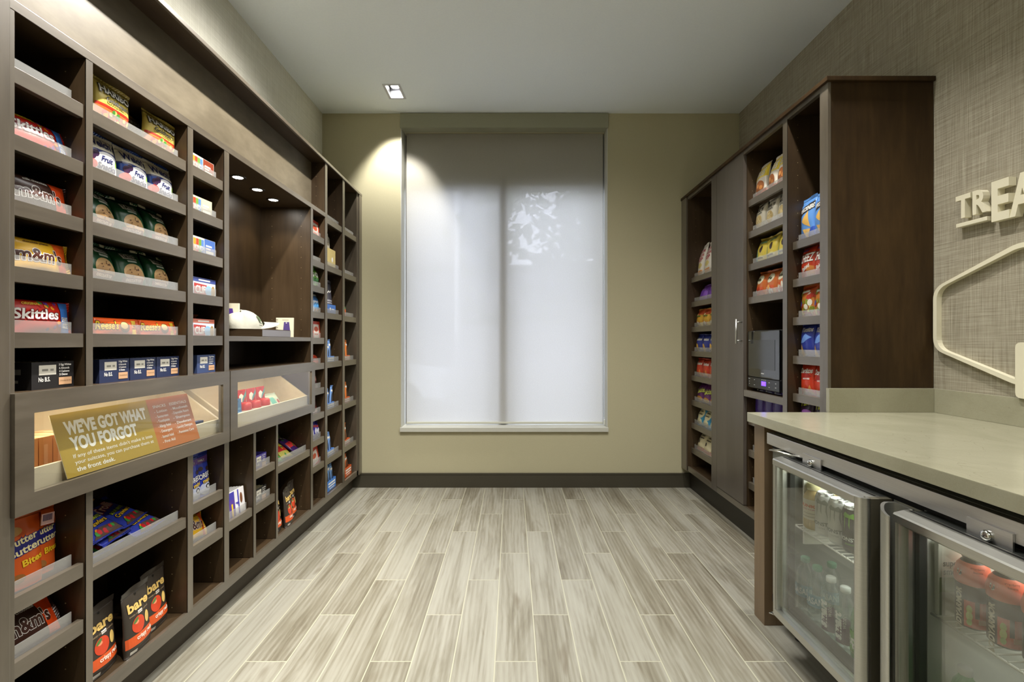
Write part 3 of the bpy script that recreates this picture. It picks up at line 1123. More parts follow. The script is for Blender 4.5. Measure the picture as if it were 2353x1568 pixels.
# ================================================================== COUNTER AND COOLER
r = empty('counter', (1.45, 1.0, 0.0), 'beige quartz counter with low upstands over the glass door cooler', 'counter')
mb = MB(); mb.box(1.0315, XR - .001, -0.25, 2.110, 0.8475, 0.8876, M_STONE, 0.002)
world_child(mb.build('countertop'), r)
mb = MB(); mb.box(1.386, XR - .001, 2.101, 2.1225, 0.8878, 0.992, M_STONE, 0.0015)
world_child(mb.build('upstand'), r)
mb = MB(); mb.box(XR - 0.021, XR - .001, -0.25, 2.100, 0.8878, 0.992, M_STONE, 0.0015)
world_child(mb.build('upstand'), r)
mb = MB(); mb.box(1.063, XR - .002, 2.026, 2.110, 0.0, 0.847, M_END, 0.002)
world_child(mb.build('end_panel'), r)
mb = MB(); mb.box(1.60, 1.62, -0.2, 2.02, 0, 0.10, M_BASE); mb.box(1.10, 1.85, -0.2, -0.18, 0, .847, M_END)
world_child(mb.build('counter_support'), r)

CR = empty('beverage_cooler', (1.42, 1.40, 0.0), 'low two-door steel beverage cooler with glass doors under the counter', 'cooler')
CX0, CX1, CY0, CY1, CZ0, CZ1 = 1.088, 1.76, 0.76, 2.006, 0.115, 0.819
mb = MB()
mb.box(CX0, CX1, CY0, CY1, CZ0, CZ0 + 0.045, M_LINER)
mb.box(CX0, CX1, CY0, CY1, 0.765, CZ1, M_LINER)
mb.box(CX1 - 0.04, CX1, CY0, CY1, CZ0 + 0.045, 0.765, M_LINER)
mb.box(CX0, CX1 - 0.04, CY0, CY0 + 0.045, CZ0 + .045, 0.765, M_LINER)
mb.box(CX0, CX1 - 0.04, 1.872, CY1, CZ0 + .045, 0.765, M_LINER)
mb.box(CX0 + 0.002, CX1 - 0.04, 1.262, 1.372, CZ0 + .045, 0.765, M_WHITE)
mb.box(CX0 - 0.002, CX0 + 0.001, CY0, CY1, CZ0, CZ0 + 0.03, M_RUB)
mb.box(CX0 - 0.003, CX0 + 0.002, CY0, CY1, 0.755, 0.78, M_RUB)
mb.box(CX0 - .002, CX0 + .001, 1.29, 1.32, CZ0, .70, M_RUB)
mb.box(CX0 - .0025, CX0 + .001, 1.27, 1.39, .750, .7795, M_RUB)
world_child(mb.build('cooler_body'), CR)
mb = MB(); mb.box(1.063, CX0 - .003, CY0, CY1, 0.7725, CZ1, M_STEEL, 0.0015)
world_child(mb.build('header_rail'), CR)
for yy in (0.85, 1.93):
    mb = MB(); mb.lathe([(0, 0), (.022, 0), (.022, .02), (.012, .02), (.012, .115), (0, .115)], M_BLACK, 16, 1.16, yy)
    world_child(mb.build('foot'), CR)
    mb = MB(); mb.lathe([(0, 0), (.022, 0), (.022, .02), (.012, .02), (.012, .115), (0, .115)], M_BLACK, 16, 1.68, yy)
    world_child(mb.build('foot'), CR)
ZT, ZB = 0.757, 0.150


def cooler_door(y0, y1, near_handle):
    """frame of one glass door between y0 (near) and y1 (far)"""
    fr, gi = 0.030, (0.022 if near_handle else 0.014)
    mb = MB()
    # frame rails: mitred look, with a sloping outer lip
    mb.prism([(1.046, ZT - fr), (1.046, ZT), (1.032, ZT), (1.003, ZT - .007), (1.000, ZT - .011), (1.000, ZT - fr)], 'y', y0, y1, M_ALU)
    for a, b, c, d in ((y0, y1, ZB, ZB + fr), (y0, y0 + gi, ZB + fr, ZT - fr), (y1 - gi, y1, ZB + fr, ZT - fr)):
        mb.box(1.004, 1.046, a, b, c, d, M_ALU, 0.0015)
    mb.box(1.0, 1.004, y0 + .004, y1 - .004, ZB + .008, ZB + fr, M_ALU)
    mb.box(1.0, 1.004, y1 - gi + .006, y1 - .004, ZB + fr, ZT - fr, M_ALU)
    mb.box(1.0, 1.004, y0 + .004, y0 + gi - .006, ZB + fr, ZT - fr, M_ALU)
    mb.box(1.034, 1.040, y0 + 0.01, y1 - 0.01, ZT, ZT + 0.001, M_BLACK)
    d = mb.build('cooler_door')
    world_child(d, CR)
    mb = MB(); mb.box(1.014, 1.018, y0 + gi - .004, y1 - gi + .004, ZB + fr - .004, ZT - fr + .004, M_COOLGLASS)
    mb.build('glass_pane', d)
    mb = MB()
    g = mat('door_gasket', (48, 50, 46), 0.6)
    for a, b, c, e in ((y0 + .004, y1 - .004, ZT - fr, ZT - .003), (y0 + .004, y1 - .004, ZB + .003, ZB + fr), (y0 + .004, y0 + gi, ZB + fr, ZT - fr), (y1 - gi, y1 - .004, ZB + fr, ZT - fr)):
        mb.box(1.0465, 1.068 if a > y0 + .1 else 1.0875, a, b, c, e, g)
    for a, b, c, e in ((y0 + gi, y1 - gi, ZT - fr - .012, ZT - fr + .002), (y0 + gi, y1 - gi, ZB + fr - .002, ZB + fr + .012), (y0 + gi - .002, y0 + gi + .012, ZB + fr, ZT - fr), (y1 - gi - .012, y1 - gi + .002, ZB + fr, ZT - fr)):
        mb.box(1.048, 1.066 if a > y0 + .1 else 1.084, a, b, c, e, g)
        mb.box(1.020, 1.030, a, b, c, e, M_ALU)
    mb.build('door_gasket', d)
    # curved pull running the height of the door
    if near_handle:
        pts = [(1.052, y0 + .002), (1.052, y0 - .018), (0.998, y0 - .018), (0.975, y0 - .022), (0.955, y0 - .032), (0.944, y0 - .046), (0.940, y0 - .060)]
        inn = [(0.948, y0 - .060), (0.951, y0 - .046), (0.961, y0 - .026), (0.977, y0 - .010), (0.998, y0 - .004), (1.004, y0 + .002)]
        mb = MB(); mb.box(1.003, 1.062, y0 - .0215, y0 - .001, ZB + .002, ZT + .001, mat('door_end_shaded', (84, 80, 66), .5)); mb.build('shaded_edge', d)  # dark grey puts the shade on the aluminium door end into the colour
        pts = [(1.003, y0 + .001), (1.003, y0 - .0205), (.992, y0 - .0205), (.984, y0 - .0185), (.978, y0 - .014), (.974, y0 - .008), (.972, y0 - .001), (.9735, y0 + .004),
               (.977, y0 + .001), (.980, y0 - .006), (.985, y0 - .010), (.999, y0 - .008), (.999, y0 + .001)]
    else:
        pts = [(1.046, 1.258), (1.052, 1.258), (1.052, 1.321), (1.021, 1.320), (1.010, 1.313), (.998, 1.302), (.987, 1.289), (.977, 1.274), (.969, 1.263), (.962, 1.252), (.956, 1.239), (.950, 1.225), (.946, 1.212), (.948, 1.208),
               (.951, 1.210), (.956, 1.224), (.962, 1.237), (.968, 1.249), (.976, 1.261), (.984, 1.272), (.994, 1.285), (1.004, 1.296), (1.013, 1.305), (1.024, 1.312), (1.046, 1.312)]
    mb = MB(); mb.prism(pts, 'z', ZB + .002, ZT + .002, M_ALU, smooth=True)
    mb.build('pull_handle', d)
    return d


d1 = cooler_door(1.365, 1.846, True)
d2 = cooler_door(0.80, 1.263, False)
for yc in (1.70, 1.068):
    mb = MB()
    mb.box(1.058, 1.0628, yc - 0.052, yc + 0.052, 0.746, 0.792, M_STEEL, 0.0012)
    t = mb.build('lock_plate'); world_child(t, CR)
    mb = MB()
    m2 = Matrix.Translation((1.056, yc, 0.767)) @ Matrix.Rotation(-PI / 2, 4, 'Y')
    mb.lathe([(0, .009), (.008, .009), (.0125, .006), (.0135, 0.0), (.0135, -.004)], M_CHROME, 20)
    mb.lathe([(0, .0098), (.0018, .0098), (.0018, .0088)], M_BLACK, 8)
    for v in mb.bm.verts:
        v.co = m2 @ v.co
    mb.build('lock_cylinder', t)
for zz, tag_ in ((0.7705, 't'), (0.128, 'b')):
    mb = MB(); mb.tube([(1.07, 1.76, zz), (1.03, 1.88, zz), (1.015, 1.895, zz), (1.03, 1.90, zz), (1.08, 1.885, zz)], 0.0028, M_CHROME, 8)
    world_child(mb.build('hinge_bracket'), CR)


def wire_shelf(y0, y1, z):
    mb = MB()
    for x in (1.10, 1.30, 1.66):
        mb.tube([(x, y0, z - 0.004), (x, y1, z - 0.004)], 0.0032, M_WIRE, 8)
    n = int((y1 - y0) / 0.0245)
    for k in range(n + 1):
        y = y0 + (y1 - y0) * k / n
        mb.tube([(1.098, y, z - 0.0002), (1.66, y, z - 0.0002)], 0.0019, M_WIRE, 6)
    world_child(mb.build('wire_shelf'), CR)


wire_shelf(1.375, 1.862, 0.489)
wire_shelf(0.81, 1.268, 0.489)
mb = MB(); mb.box(1.12, 1.60, 1.845, 1.852, .42, .68, M_WHITE); world_child(mb.build('shelf_bracket'), CR)
add_light('cooler_lamp', 'AREA', (1.30, 1.60, 0.755), 1.0, (0.97, 1.0, 0.95), shape='RECTANGLE', size=0.30, size_y=0.42)
add_light('cooler_lamp', 'AREA', (1.30, 1.03, 0.755), 0.7, (0.97, 1.0, 0.95), shape='RECTANGLE', size=0.30, size_y=0.40)


def cyl_map(R, zoff=0.0, face=-PI):
    """print on a cylinder; the middle of the print faces angle 'face' (world, about z)"""
    def f(x, z, o):
        a = face + x / R
        return ((R + o) * math.cos(a), (R + o) * math.sin(a), z + zoff)
    return f


FACE = PI + 0.62   # labels face the doors, turned a little to the viewer


def can(x, y, z, body, prints, label, group='energy drink cans on the cooler shelf'):
    r = empty('drink_can', (x, y, z), label, 'drink can', group)
    R, H = 0.0325, 0.156
    mb = MB(); mb.lathe([(0, .003), (.022, .003), (.024, 0), (.031, .008), (R, .014), (R, H - .022), (.029, H - .010)], mat('can_paint', body, .35, .1), 28)
    add_prints(mb, prints, 2 * R * 1.5, H, cyl_map(R, 0, FACE), step=0.006)
    mb.build('can_body', r, recalc=False)
    mb = MB(); mb.lathe([(.029, H - .010), (.0265, H - .002), (.0262, H), (.025, H), (.0245, H - .005), (0, H - .005)], mat('can_lid_metal', (210, 212, 210), .25, .9), 28)
    mb.box(-.004, .012, -.005, .005, H - .005, H - .0035, M_CHROME, .0005)
    mb.build('can_lid', r)
    return r


def claw(c):
    P = []
    for a, dx, h in ((0.30, -.02, .42), (0.45, .02, .34), (0.62, .05, .44)):
        P.append(('p', [(a, .86), (a + .055, .80), (a + .045, .62), (a + .03 + dx, .86 - h), (a + .01, .60), (a + .02, .74)], c))
    P.append(('p', [(.28, .80), (.36, .88), (.48, .82), (.60, .87), (.74, .78), (.68, .74), (.48, .76), (.34, .76)], c))
    return P


WCAN, BCAN = (222, 224, 222), (30, 32, 30)
wp = claw((150, 158, 150)) + [('t', 'MONSTER', .5, .30, .08, (120, 126, 120), {'bold': .03, 'w': .8}), ('t', 'ULTRA', .5, .20, .035, (130, 134, 130))]
bp = claw((120, 190, 30)) + [('t', 'MONSTER', .5, .30, .08, (225, 228, 225), {'bold': .03, 'w': .8}), ('t', 'ENERGY', .5, .20, .035, (120, 190, 30))]
can(1.148, 1.762, .4895, WCAN, wp, 'white energy drink can, front row beside the coffee bottle')
can(1.150, 1.692, .4895, WCAN, wp, 'white energy drink can, front row beside the black can')
can(1.152, 1.622, .4895, BCAN, bp, 'black energy drink can with green claw mark, front row by the door handle')
can(1.222, 1.700, .4895, WCAN, wp, 'white energy drink can, second row behind the white front cans')
can(1.222, 1.630, .4895, WCAN, wp, 'white energy drink can, second row behind the black can')


def bottle(x, y, z, prof, bands, prints, R, H, label, group, cap, capmat, face=FACE, name='drink_bottle', pz=0.0, ph=None, step=.006, extra=None):
    r = empty(name, (x, y, z), label, 'bottle', group)
    mb = MB(); mb.lathe(prof, bands, 24)
    if prints:
        add_prints(mb, prints, 2 * R * 1.5, ph or H, cyl_map(R, pz, face), step=step)
    mb.build('bottle_body', r, recalc=False)
    mb = MB(); mb.lathe(cap, capmat, 24)
    mb.build('cap', r)
    if extra:
        extra(r)
    return r


def coffee(x, y, label):
    b = mat('coffee_drink', (205, 180, 120), .35); l = mat('coffee_label', (232, 226, 205), .4)
    bottle(x, y, .4895, [(0, 0), (.030, 0), (.034, .006), (.034, .038), (.0345, .04), (.0345, .112), (.034, .113), (.031, .125), (.021, .140), (.019, .146)],
           [b, b, b, l, l, b, b, b, b], [('t', 'DUNKIN\'', .5, .68, .15, (226, 110, 50), {'bold': .05, 'w': .86}), ('t', 'ICED COFFEE', .5, .50, .07, (190, 60, 90), {'bold': .02, 'w': .6}), ('r', .2, .1, .8, .14, (180, 170, 150)), ('r', .25, .28, .75, .31, (180, 170, 150))],
           .0346, .072, label, 'iced coffee bottles', [(.019, .143), (.0215, .145), (.0215, .168), (.019, .171), (0, .171)], mat('cream_cap', (236, 228, 176), .4), pz=.040)


coffee(1.147, 1.828, 'iced coffee bottle with cream cap, front row at the far end')
coffee(1.220, 1.775, 'iced coffee bottle with cream cap, behind the front white can')


def water(x, y, kind, label, gr):
    cap = {'s': mat('pale_cap', (214, 220, 216), .4), 'd': mat('teal_cap', (90, 150, 120), .4), 'g': mat('white_cap2', (230, 232, 228), .4)}[kind]
    pr = {'s': [('r', .30, .18, .80, .52, (92, 66, 92)), ('e', .62, .60, .16, .10, (92, 66, 92)), ('t', 'smart', .38, .52, .16, (226, 228, 224), {'rot': PI / 2, 'bold': .05, 'shear': .2}), ('t', 'water', .58, .62, .08, (210, 212, 208), {'rot': PI / 2})],
          'd': [('r', .12, .40, .88, .66, (120, 160, 176)), ('t', 'DASANI', .5, .53, .13, (226, 234, 236), {'bold': .03, 'w': .7})],
          'g': [('r', .02, .25, .98, .62, (96, 160, 60)), ('t', 'Sprite', .5, .45, .18, (236, 240, 232), {'bold': .04, 'rot': .25, 'w': .8}), ('r', .02, .20, .98, .26, (60, 120, 40))]}[kind]
    pm = M_PETG if kind == 'g' else M_PET
    bottle(x, y, .1605, [(0, .004), (.012, .004), (.018, 0), (.028, .002), (.032, .012), (.031, .05), (.032, .11), (.031, .15), (.024, .178), (.014, .192), (.0135, .200)], pm, pr, .0325, .17, label, gr,
           [(.014, .197), (.0155, .199), (.0155, .214), (.013, .216), (0, .216)], cap, name='water_bottle' if kind != 'g' else 'drink_bottle', pz=.005)


gw = 'water bottles on the cooler floor'
water(1.118, 1.612, 's', 'clear water bottle with purple label, lower level nearest the door handle', gw)
water(1.116, 1.682, 's', 'clear water bottle with purple label, lower level, second from the door handle', gw)
water(1.120, 1.764, 'd', 'clear water bottle with pale blue label beside the purple labelled bottles', gw)
water(1.120, 1.836, 'd', 'clear water bottle with pale blue label at the far corner of the cooler', gw)
water(1.122, 1.540, 'g', 'clear soda bottle with green label half hidden behind the door handle', 'soda bottles in the cooler')
water(1.190, 1.79, 'd', 'clear water bottle with pale blue label in the second row', gw)
for k, y in enumerate((1.215, 1.145, 1.075, 1.005)):
    water(1.146, y, 'g', 'clear soda bottle with green label below the sports drinks, %s' % ('farthest', 'second farthest', 'third farthest', 'nearest')[k], 'soda bottles in the cooler')

CORAL, CHAR = (232, 120, 88), (60, 52, 44)


def sport(x, y, label):
    b, c = mat('charcoal_sleeve', CHAR, .35), mat('coral_sleeve', CORAL, .35)
    pr = [('r', .40, .04, .96, .60, (200, 84, 54)), ('r', .60, .25, .68, .60, CHAR), ('e', .50, .42, .055, .09, (190, 205, 120)), ('e', .50, .28, .06, .10, (205, 218, 140)), ('e', .50, .15, .05, .07, (150, 180, 70)),
          ('r', .66, .14, .80, .24, (214, 170, 150)),
          ('t', 'BODYARMOR', .29, .33, .115, (232, 226, 210), {'rot': PI / 2, 'bold': .05, 'shear': .15})]
    pr2 = [('e', .32, .15, .20, .035 * 2.2, (236, 230, 220)), ('e', .32, .15, .17, .028 * 2.2, (62, 54, 46))]

    def ex(r):
        mb = MB()

        def m(x_, z_, o):
            rr = .036 - (z_ - .128) * 0.28
            a = FACE + x_ / .034
            return ((rr + o) * math.cos(a), (rr + o) * math.sin(a), z_)
        add_prints(mb, [('p', [(.16, .795), (.32, .865), (.50, .795), (.32, .725)], (238, 232, 222)), ('p', [(.19, .795), (.32, .85), (.47, .795), (.32, .74)], (70, 62, 54)),
                        ('r', .24, .785, .40, .807, (238, 232, 222)), ('t', 'strawberry', .66, .86, .028, (120, 40, 30)), ('t', 'banana', .66, .82, .028, (120, 40, 30))], .105, .175, m, step=.006)
        mb.build('shoulder_print', r, recalc=False)
    bottle(x, y, .4895, [(0, 0), (.028, 0), (.034, .006), (.034, .105), (.035, .108), (.0365, .118), (.036, .130), (.031, .150), (.024, .160), (.019, .166), (.018, .172)],
           [b, b, b, b, c, c, c, c, b, b], pr, .0342, .115, label, 'coral sports drink bottles', [(.018, .168), (.0215, .170), (.0215, .192), (.019, .195), (0, .195)], mat('charcoal_cap', (48, 44, 40), .35), pz=.002, extra=ex)


sport(1.152, 1.222 - .02, 'coral and charcoal sports drink bottle, farthest of the front row')
sport(1.160, 1.128, 'coral and charcoal sports drink bottle, middle of the front row')
sport(1.165, 1.052, 'coral and charcoal sports drink bottle, front row cut by the picture edge')
sport(1.236, 1.175, 'coral sports drink bottle in the second row behind the farthest one')
sport(1.242, 1.095, 'coral sports drink bottle in the second row behind the middle one')
r = empty('smoothie_carton', (1.158, 1.250, .4895), 'white and green smoothie carton standing against the cooler divider', 'carton')
mb = MB()
mb.box(-.055, .075, -.006, .006, 0, .19, mat('carton_white', (226, 226, 210), .5), .001)
add_prints(mb, [('r', .02, .0, .98, .32, (136, 140, 110)), ('r', .02, .32, .98, .52, (112, 128, 62)), ('t', 'superfood', .40, .70, .085, (70, 66, 56), {'bold': .02, 'w': .62}), ('t', 'smoothie', .38, .60, .085, (70, 66, 56), {'bold': .02, 'w': .56}),
                ('p', [(.35, .88), (.62, .98), (.58, .84)], (214, 176, 50))], .13, .19, lambda x, z, o: (x + .01, -.006 - o, z), step=0)
mb.build('carton_box', r, recalc=False)

# ------------------------------------------------------------------ microwave
r = empty('microwave', (1.64, 2.705, .9065), 'black compact microwave with glass door and lower control strip', 'microwave')
mb = MB(); mb.box(1.425, 1.80, 2.535, 2.885, .924, 1.262, M_BLACK, .012); world_child(mb.build('housing'), r)
mgl = mat('black_glass', (14, 15, 17), 0.06, 0.0, 0.9, 0, None, 0.4)
mb = MB(); mb.box(1.412, 1.424, 2.540, 2.882, .992, 1.258, mgl, .005)
dd = mb.build('microwave_door'); world_child(dd, r)
mb = MB(); mb.box(1.4108, 1.4122, 2.582, 2.858, 1.040, 1.206, mat('door_window', (46, 48, 48), .10, 0, .8)); mb.build('door_window', dd)
mb = MB(); mb.box(1.412, 1.424, 2.540, 2.882, .926, .988, mat('control_gloss', (26, 26, 28), .15), .005)
cp_ = mb.build('control_panel'); world_child(cp_, r)
mb = MB(); mb.box(1.4112, 1.4122, 2.675, 2.722, .948, .972, mat('blue_display', (70, 40, 255), .3, emit=2.2)); mb.build('display', cp_)
mb = MB()
pm = mat('panel_print', (190, 190, 190), .5)
for y, z, wd in ((2.860, .978, .02), (2.860, .962, .006), (2.860, .948, .006), (2.80, .975, .008), (2.80, .945, .012), (2.64, .970, .012), (2.64, .945, .012), (2.575, .970, .010), (2.575, .948, .012), (2.715, .981, .008), (2.695, .981, .008), (2.678, .981, .008)):
    mb.box(1.4112, 1.4121, y - wd / 2, y + wd / 2, z - .0015, z + .0015, pm)
mb.box(1.4112, 1.4121, 2.695, 2.725, 1.013, 1.019, pm)
mb.build('key_print', cp_)
for x in (1.47, 1.75):
    for y in (2.57, 2.85):
        mb = MB(); mb.lathe([(0, 0), (.008, 0), (.009, .017), (0, .017)], M_BLACK, 12); f = mb.build('foot', r); f.location = (x - 1.64, y - 2.705, 0)

# ------------------------------------------------------------------ wall sign and hexagon frame on the right wall
r = empty('wall_sign', (XR - 0.012, 1.86, 1.70), 'raised cream letters reading TREA with a short underline on the woven wall', 'sign')


def letter(ch, y, z0, z1, wd, depth=0.028, sl0=0.0):
    vs, fs = text_geo(ch, 0.035)
    xs_ = [q[0] for q in vs]; zs_ = [q[1] for q in vs]
    x0, x1, a, b = min(xs_), max(xs_), min(zs_), max(zs_)
    t = bmesh.new()
    bv = [t.verts.new((XR - 0.001, y - (q[0] - x0) / (x1 - x0) * wd, z0 + (q[1] - a) / (b - a) * (z1 - z0))) for q in vs]
    for f in fs:
        t.faces.new([bv[q] for q in f])
    g = bmesh.ops.extrude_face_region(t, geom=t.faces[:])
    for e in g['geom']:
        if isinstance(e, bmesh.types.BMVert):
            e.co.x -= depth
    mb = MB(); mb.add(t, mb.mi(M_SIGN)); world_child(mb.build('letter'), r)


letter('T', 1.990, 1.702, 1.796, .064)
letter('R', 1.918, 1.702, 1.796, .060)
letter('E', 1.842, 1.655, 1.808, .066)
letter('A', 1.775, 1.655, 1.808, .090)
mb = MB(); mb.box(XR - .026, XR, 1.862, 1.992, 1.668, 1.684, M_SIGN, .002); world_child(mb.build('underline'), r)

r = empty('hexagon_frame', (XR - 0.010, 1.75, 1.04), 'cream hexagon outline mounted on the woven wall above the counter', 'wall decoration')


def rounded(pts, rad, n=6):
    out = []
    N = len(pts)
    for k in range(N):
        p0, p1, p2 = Vector(pts[k - 1]), Vector(pts[k]), Vector(pts[(k + 1) % N])
        a, b = (p0 - p1).normalized(), (p2 - p1).normalized()
        A, B = p1 + a * rad, p1 + b * rad
        for q in range(n + 1):
            t = q / n
            out.append((1 - t) ** 2 * A + 2 * t * (1 - t) * p1 + t * t * B)
    return out


hx = [(2.105, 1.165), (2.105, 1.430), (1.735, 1.565), (1.365, 1.430), (1.365, 1.165), (1.735, 1.030)]
ring = rounded(hx, 0.05)
cen = Vector((1.735, 1.2975))
mb = MB()
mi_ = mb.mi(M_SIGN)
lo, li, ho, hi = [], [], [], []
for p in ring:
    d = (cen - p)
    q = p + d.normalized() * 0.018
    lo.append(mb.bm.verts.new((XR, p.x, p.y))); ho.append(mb.bm.verts.new((XR - .022, p.x, p.y)))
    li.append(mb.bm.verts.new((XR, q.x, q.y))); hi.append(mb.bm.verts.new((XR - .022, q.x, q.y)))
N = len(ring)
for k in range(N):
    j = (k + 1) % N
    for A, B in ((lo, ho), (ho, hi), (hi, li)):
        mb.bm.faces.new([A[k], A[j], B[j], B[k]])
world_child(mb.build('outline'), r)
mb = MB()
pts = rounded([(1.752, .993), (1.752, 1.195), (1.66, 1.195), (1.66, .993)], .02, 4)
mb.prism([(p.x, p.y) for p in pts], 'x', XR - .032, XR, M_SIGN)
tag(mb.build('wall_plaque'), 'cream raised upright block on the wall overlapping the hexagon outline', 'wall decoration')

# ================================================================== SNACKS
WH, BK, NAVY, YEL = (240, 238, 232), (24, 22, 22), (34, 40, 96), (238, 200, 40)
TXT = {'bold': .035}


def T(s, u, v, h, c, **o):
    o.setdefault('bold', .03)
    return ('t', s, u, v, h, c, o)


def SC(u, v, h, c, w=.6):
    """a line of print too small or blurred to read"""
    return ('r', u - w / 2, v - h * .28, u + w / 2, v + h * .28, c)


def TO(s, u, v, h, c, oc, **o):
    """lettering with an outline"""
    a = dict(o); a['bold'] = o.get('ob', .085)
    b = dict(o); b['bold'] = o.get('bold', .025)
    a.pop('ob', None); b.pop('ob', None)
    return [('t', s, u, v, h, oc, a), ('t', s, u, v, h, c, b)]


def dots(seed, n, u0, v0, u1, v1, r, cols, asp=1.0):
    rr = random.Random(seed)
    return [('e', rr.uniform(u0, u1), rr.uniform(v0, v1), r * rr.uniform(.7, 1.2), r * asp * rr.uniform(.7, 1.2), rr.choice(cols), rr.uniform(0, 3)) for _ in range(n)]


FR = [(200, 30, 40), (240, 150, 30), (250, 215, 60), (60, 150, 60), (110, 50, 140)]
D = {}
D['skittles'] = dict(col=(205, 38, 24), W=.172, H=.100, T=.036, seals='lr', prints=dots(1, 9, .44, .80, .72, .95, .035, FR, 1.6) + [('r', .79, .03, .97, .97, (60, 120, 205)), ('t', 'ORIGINAL', .33, .90, .07, YEL, {'bold': .03})]
                     + TO('Skittles', .40, .62, .27, WH, (120, 10, 20), w=.66, shear=.1) + [T('SHARE', .88, .50, .13, WH, w=.15), T('SIZE', .88, .32, .13, WH, w=.13)] + dots(2, 6, .45, .2, .75, .42, .03, FR, 1.8))
D['mm_brown'] = dict(col=(62, 34, 24), W=.160, H=.098, T=.036, seals='lr', prints=[('p', [(.74, .02), (.98, .02), (.98, .98), (.66, .98)], (226, 74, 20))] + [('t', 'milk chocolate', .42, .90, .08, WH, {'bold': .02})]
                     + TO('m&m\'s', .46, .56, .36, (70, 36, 24), WH, w=.74, ob=.06, bold=.03))
D['mm_yellow'] = dict(col=(236, 184, 40), W=.160, H=.098, T=.036, seals='lr', prints=[('p', [(.80, .02), (.97, .02), (.97, .98), (.70, .98)], (226, 90, 24))] + [('t', 'chocolate peanut', .42, .90, .07, (90, 50, 20), {'bold': .02})]
                      + TO('m&m\'s', .46, .56, .36, (76, 40, 28), WH, w=.74, ob=.06, bold=.03))
D['haribo'] = dict(col=(218, 196, 96), W=.150, H=.142, T=.045, prints=[('r', .03, .08, .97, .42, (196, 120, 60)), ('r', .03, .41, .97, .47, (196, 50, 24))] + dots(4, 22, .08, .12, .92, .38, .05, [(200, 40, 30), (240, 170, 40), (240, 220, 120), (80, 150, 60), (235, 235, 220)])
                   + TO('HARIBO', .5, .80, .15, WH, BK, w=.80, ob=.10) + [T('Goldbears', .52, .60, .12, BK, w=.60)])
D['welch'] = dict(col=(36, 74, 160), W=.132, H=.142, T=.050, prints=[('r', .0, .60, 1, 1, (224, 218, 198)), ('r', .0, .57, 1, .61, NAVY), ('e', .58, .32, .42, .27, (236, 236, 238)), ('e', .16, .44, .09, .09, (60, 26, 60)), ('e', .25, .50, .08, .08, (50, 22, 60)), ('e', .15, .26, .14, .10, (190, 44, 34)), ('e', .90, .40, .07, .09, (150, 190, 80))]
                  + [T('Welch\'s', .5, .77, .17, NAVY, w=.84), T('Fruit', .56, .42, .12, NAVY, shear=.2), T('Snacks', .57, .26, .13, NAVY, shear=.2, w=.55)])
D['tate'] = dict(col=(22, 78, 46), W=.128, H=.135, T=.052, prints=[('e', .5, .36, .34, .24, (196, 160, 110)), ('e', .52, .30, .33, .18, (176, 138, 92)), ('r', .10, .10, .78, .24, (104, 62, 46)), ('r', .26, .72, .74, .88, WH)]
                 + dots(6, 10, .25, .25, .75, .52, .018, [(80, 50, 34)]) + [T('TATE\'S', .5, .80, .11, (30, 50, 40), w=.42), T('CHOCOLATE CHIP', .44, .17, .06, (220, 200, 180), w=.5), ('r', .34, .63, .66, .68, (190, 200, 190))])
D['reese'] = dict(col=(232, 92, 30), W=.172, H=.064, T=.030, seals='lr', prints=TO('Reese\'s', .26, .62, .40, YEL, (70, 34, 20), w=.42, shear=.15) + [('e', .62, .55, .13, .28, (110, 66, 44)), ('e', .61, .62, .09, .18, (210, 180, 120)), ('r', .82, .1, .96, .9, (226, 190, 60)), T('KING', .89, .55, .2, (200, 60, 20), w=.11)])
D['nutter'] = dict(col=(212, 92, 34), W=.118, H=.188, T=.05, style='standup', prints=[('e', .30, .80, .20, .065, (206, 156, 84)), ('e', .30, .16, .16, .06, (150, 100, 50)), ('p', [(.02, .42), (.98, .52), (.98, .72), (.06, .64)], (40, 40, 120))]
                   + TO('Nutter', .46, .66, .10, (240, 226, 170), (40, 40, 120), w=.75, rot=.14) + TO('Butter', .52, .53, .10, (240, 226, 170), (40, 40, 120), w=.82, rot=.14) + [T('Bites', .66, .36, .09, YEL, w=.5, rot=.14)])
D['trolli'] = dict(col=(52, 66, 170), W=.165, H=.220, T=.035, prints=[('p', [(.05, .60), (.95, .55), (.95, .97), (.05, .97)], (14, 14, 20))] + [('e', .25, .80, .12, .02, (220, 90, 50), .5), ('e', .50, .86, .12, .018, (150, 200, 60), -.3), ('e', .72, .74, .12, .02, (230, 180, 60), .2), ('e', .40, .70, .10, .018, (150, 200, 60), .7), ('e', .80, .88, .08, .02, (220, 90, 50), -.6)]
                   + TO('Trolli', .45, .50, .13, (238, 214, 206), (150, 30, 60), w=.70, rot=.15, ob=.1) + TO('SOUR BRITE', .58, .34, .05, (190, 214, 60), BK, w=.60, rot=.1) + TO('Crawlers', .58, .25, .07, (232, 190, 50), BK, w=.62, rot=.1)
                   + [('p', [(.2, .02), (.95, .02), (.95, .15), (.5, .17)], (90, 70, 60))] + dots(9, 8, .3, .04, .9, .13, .05, FR, .7))
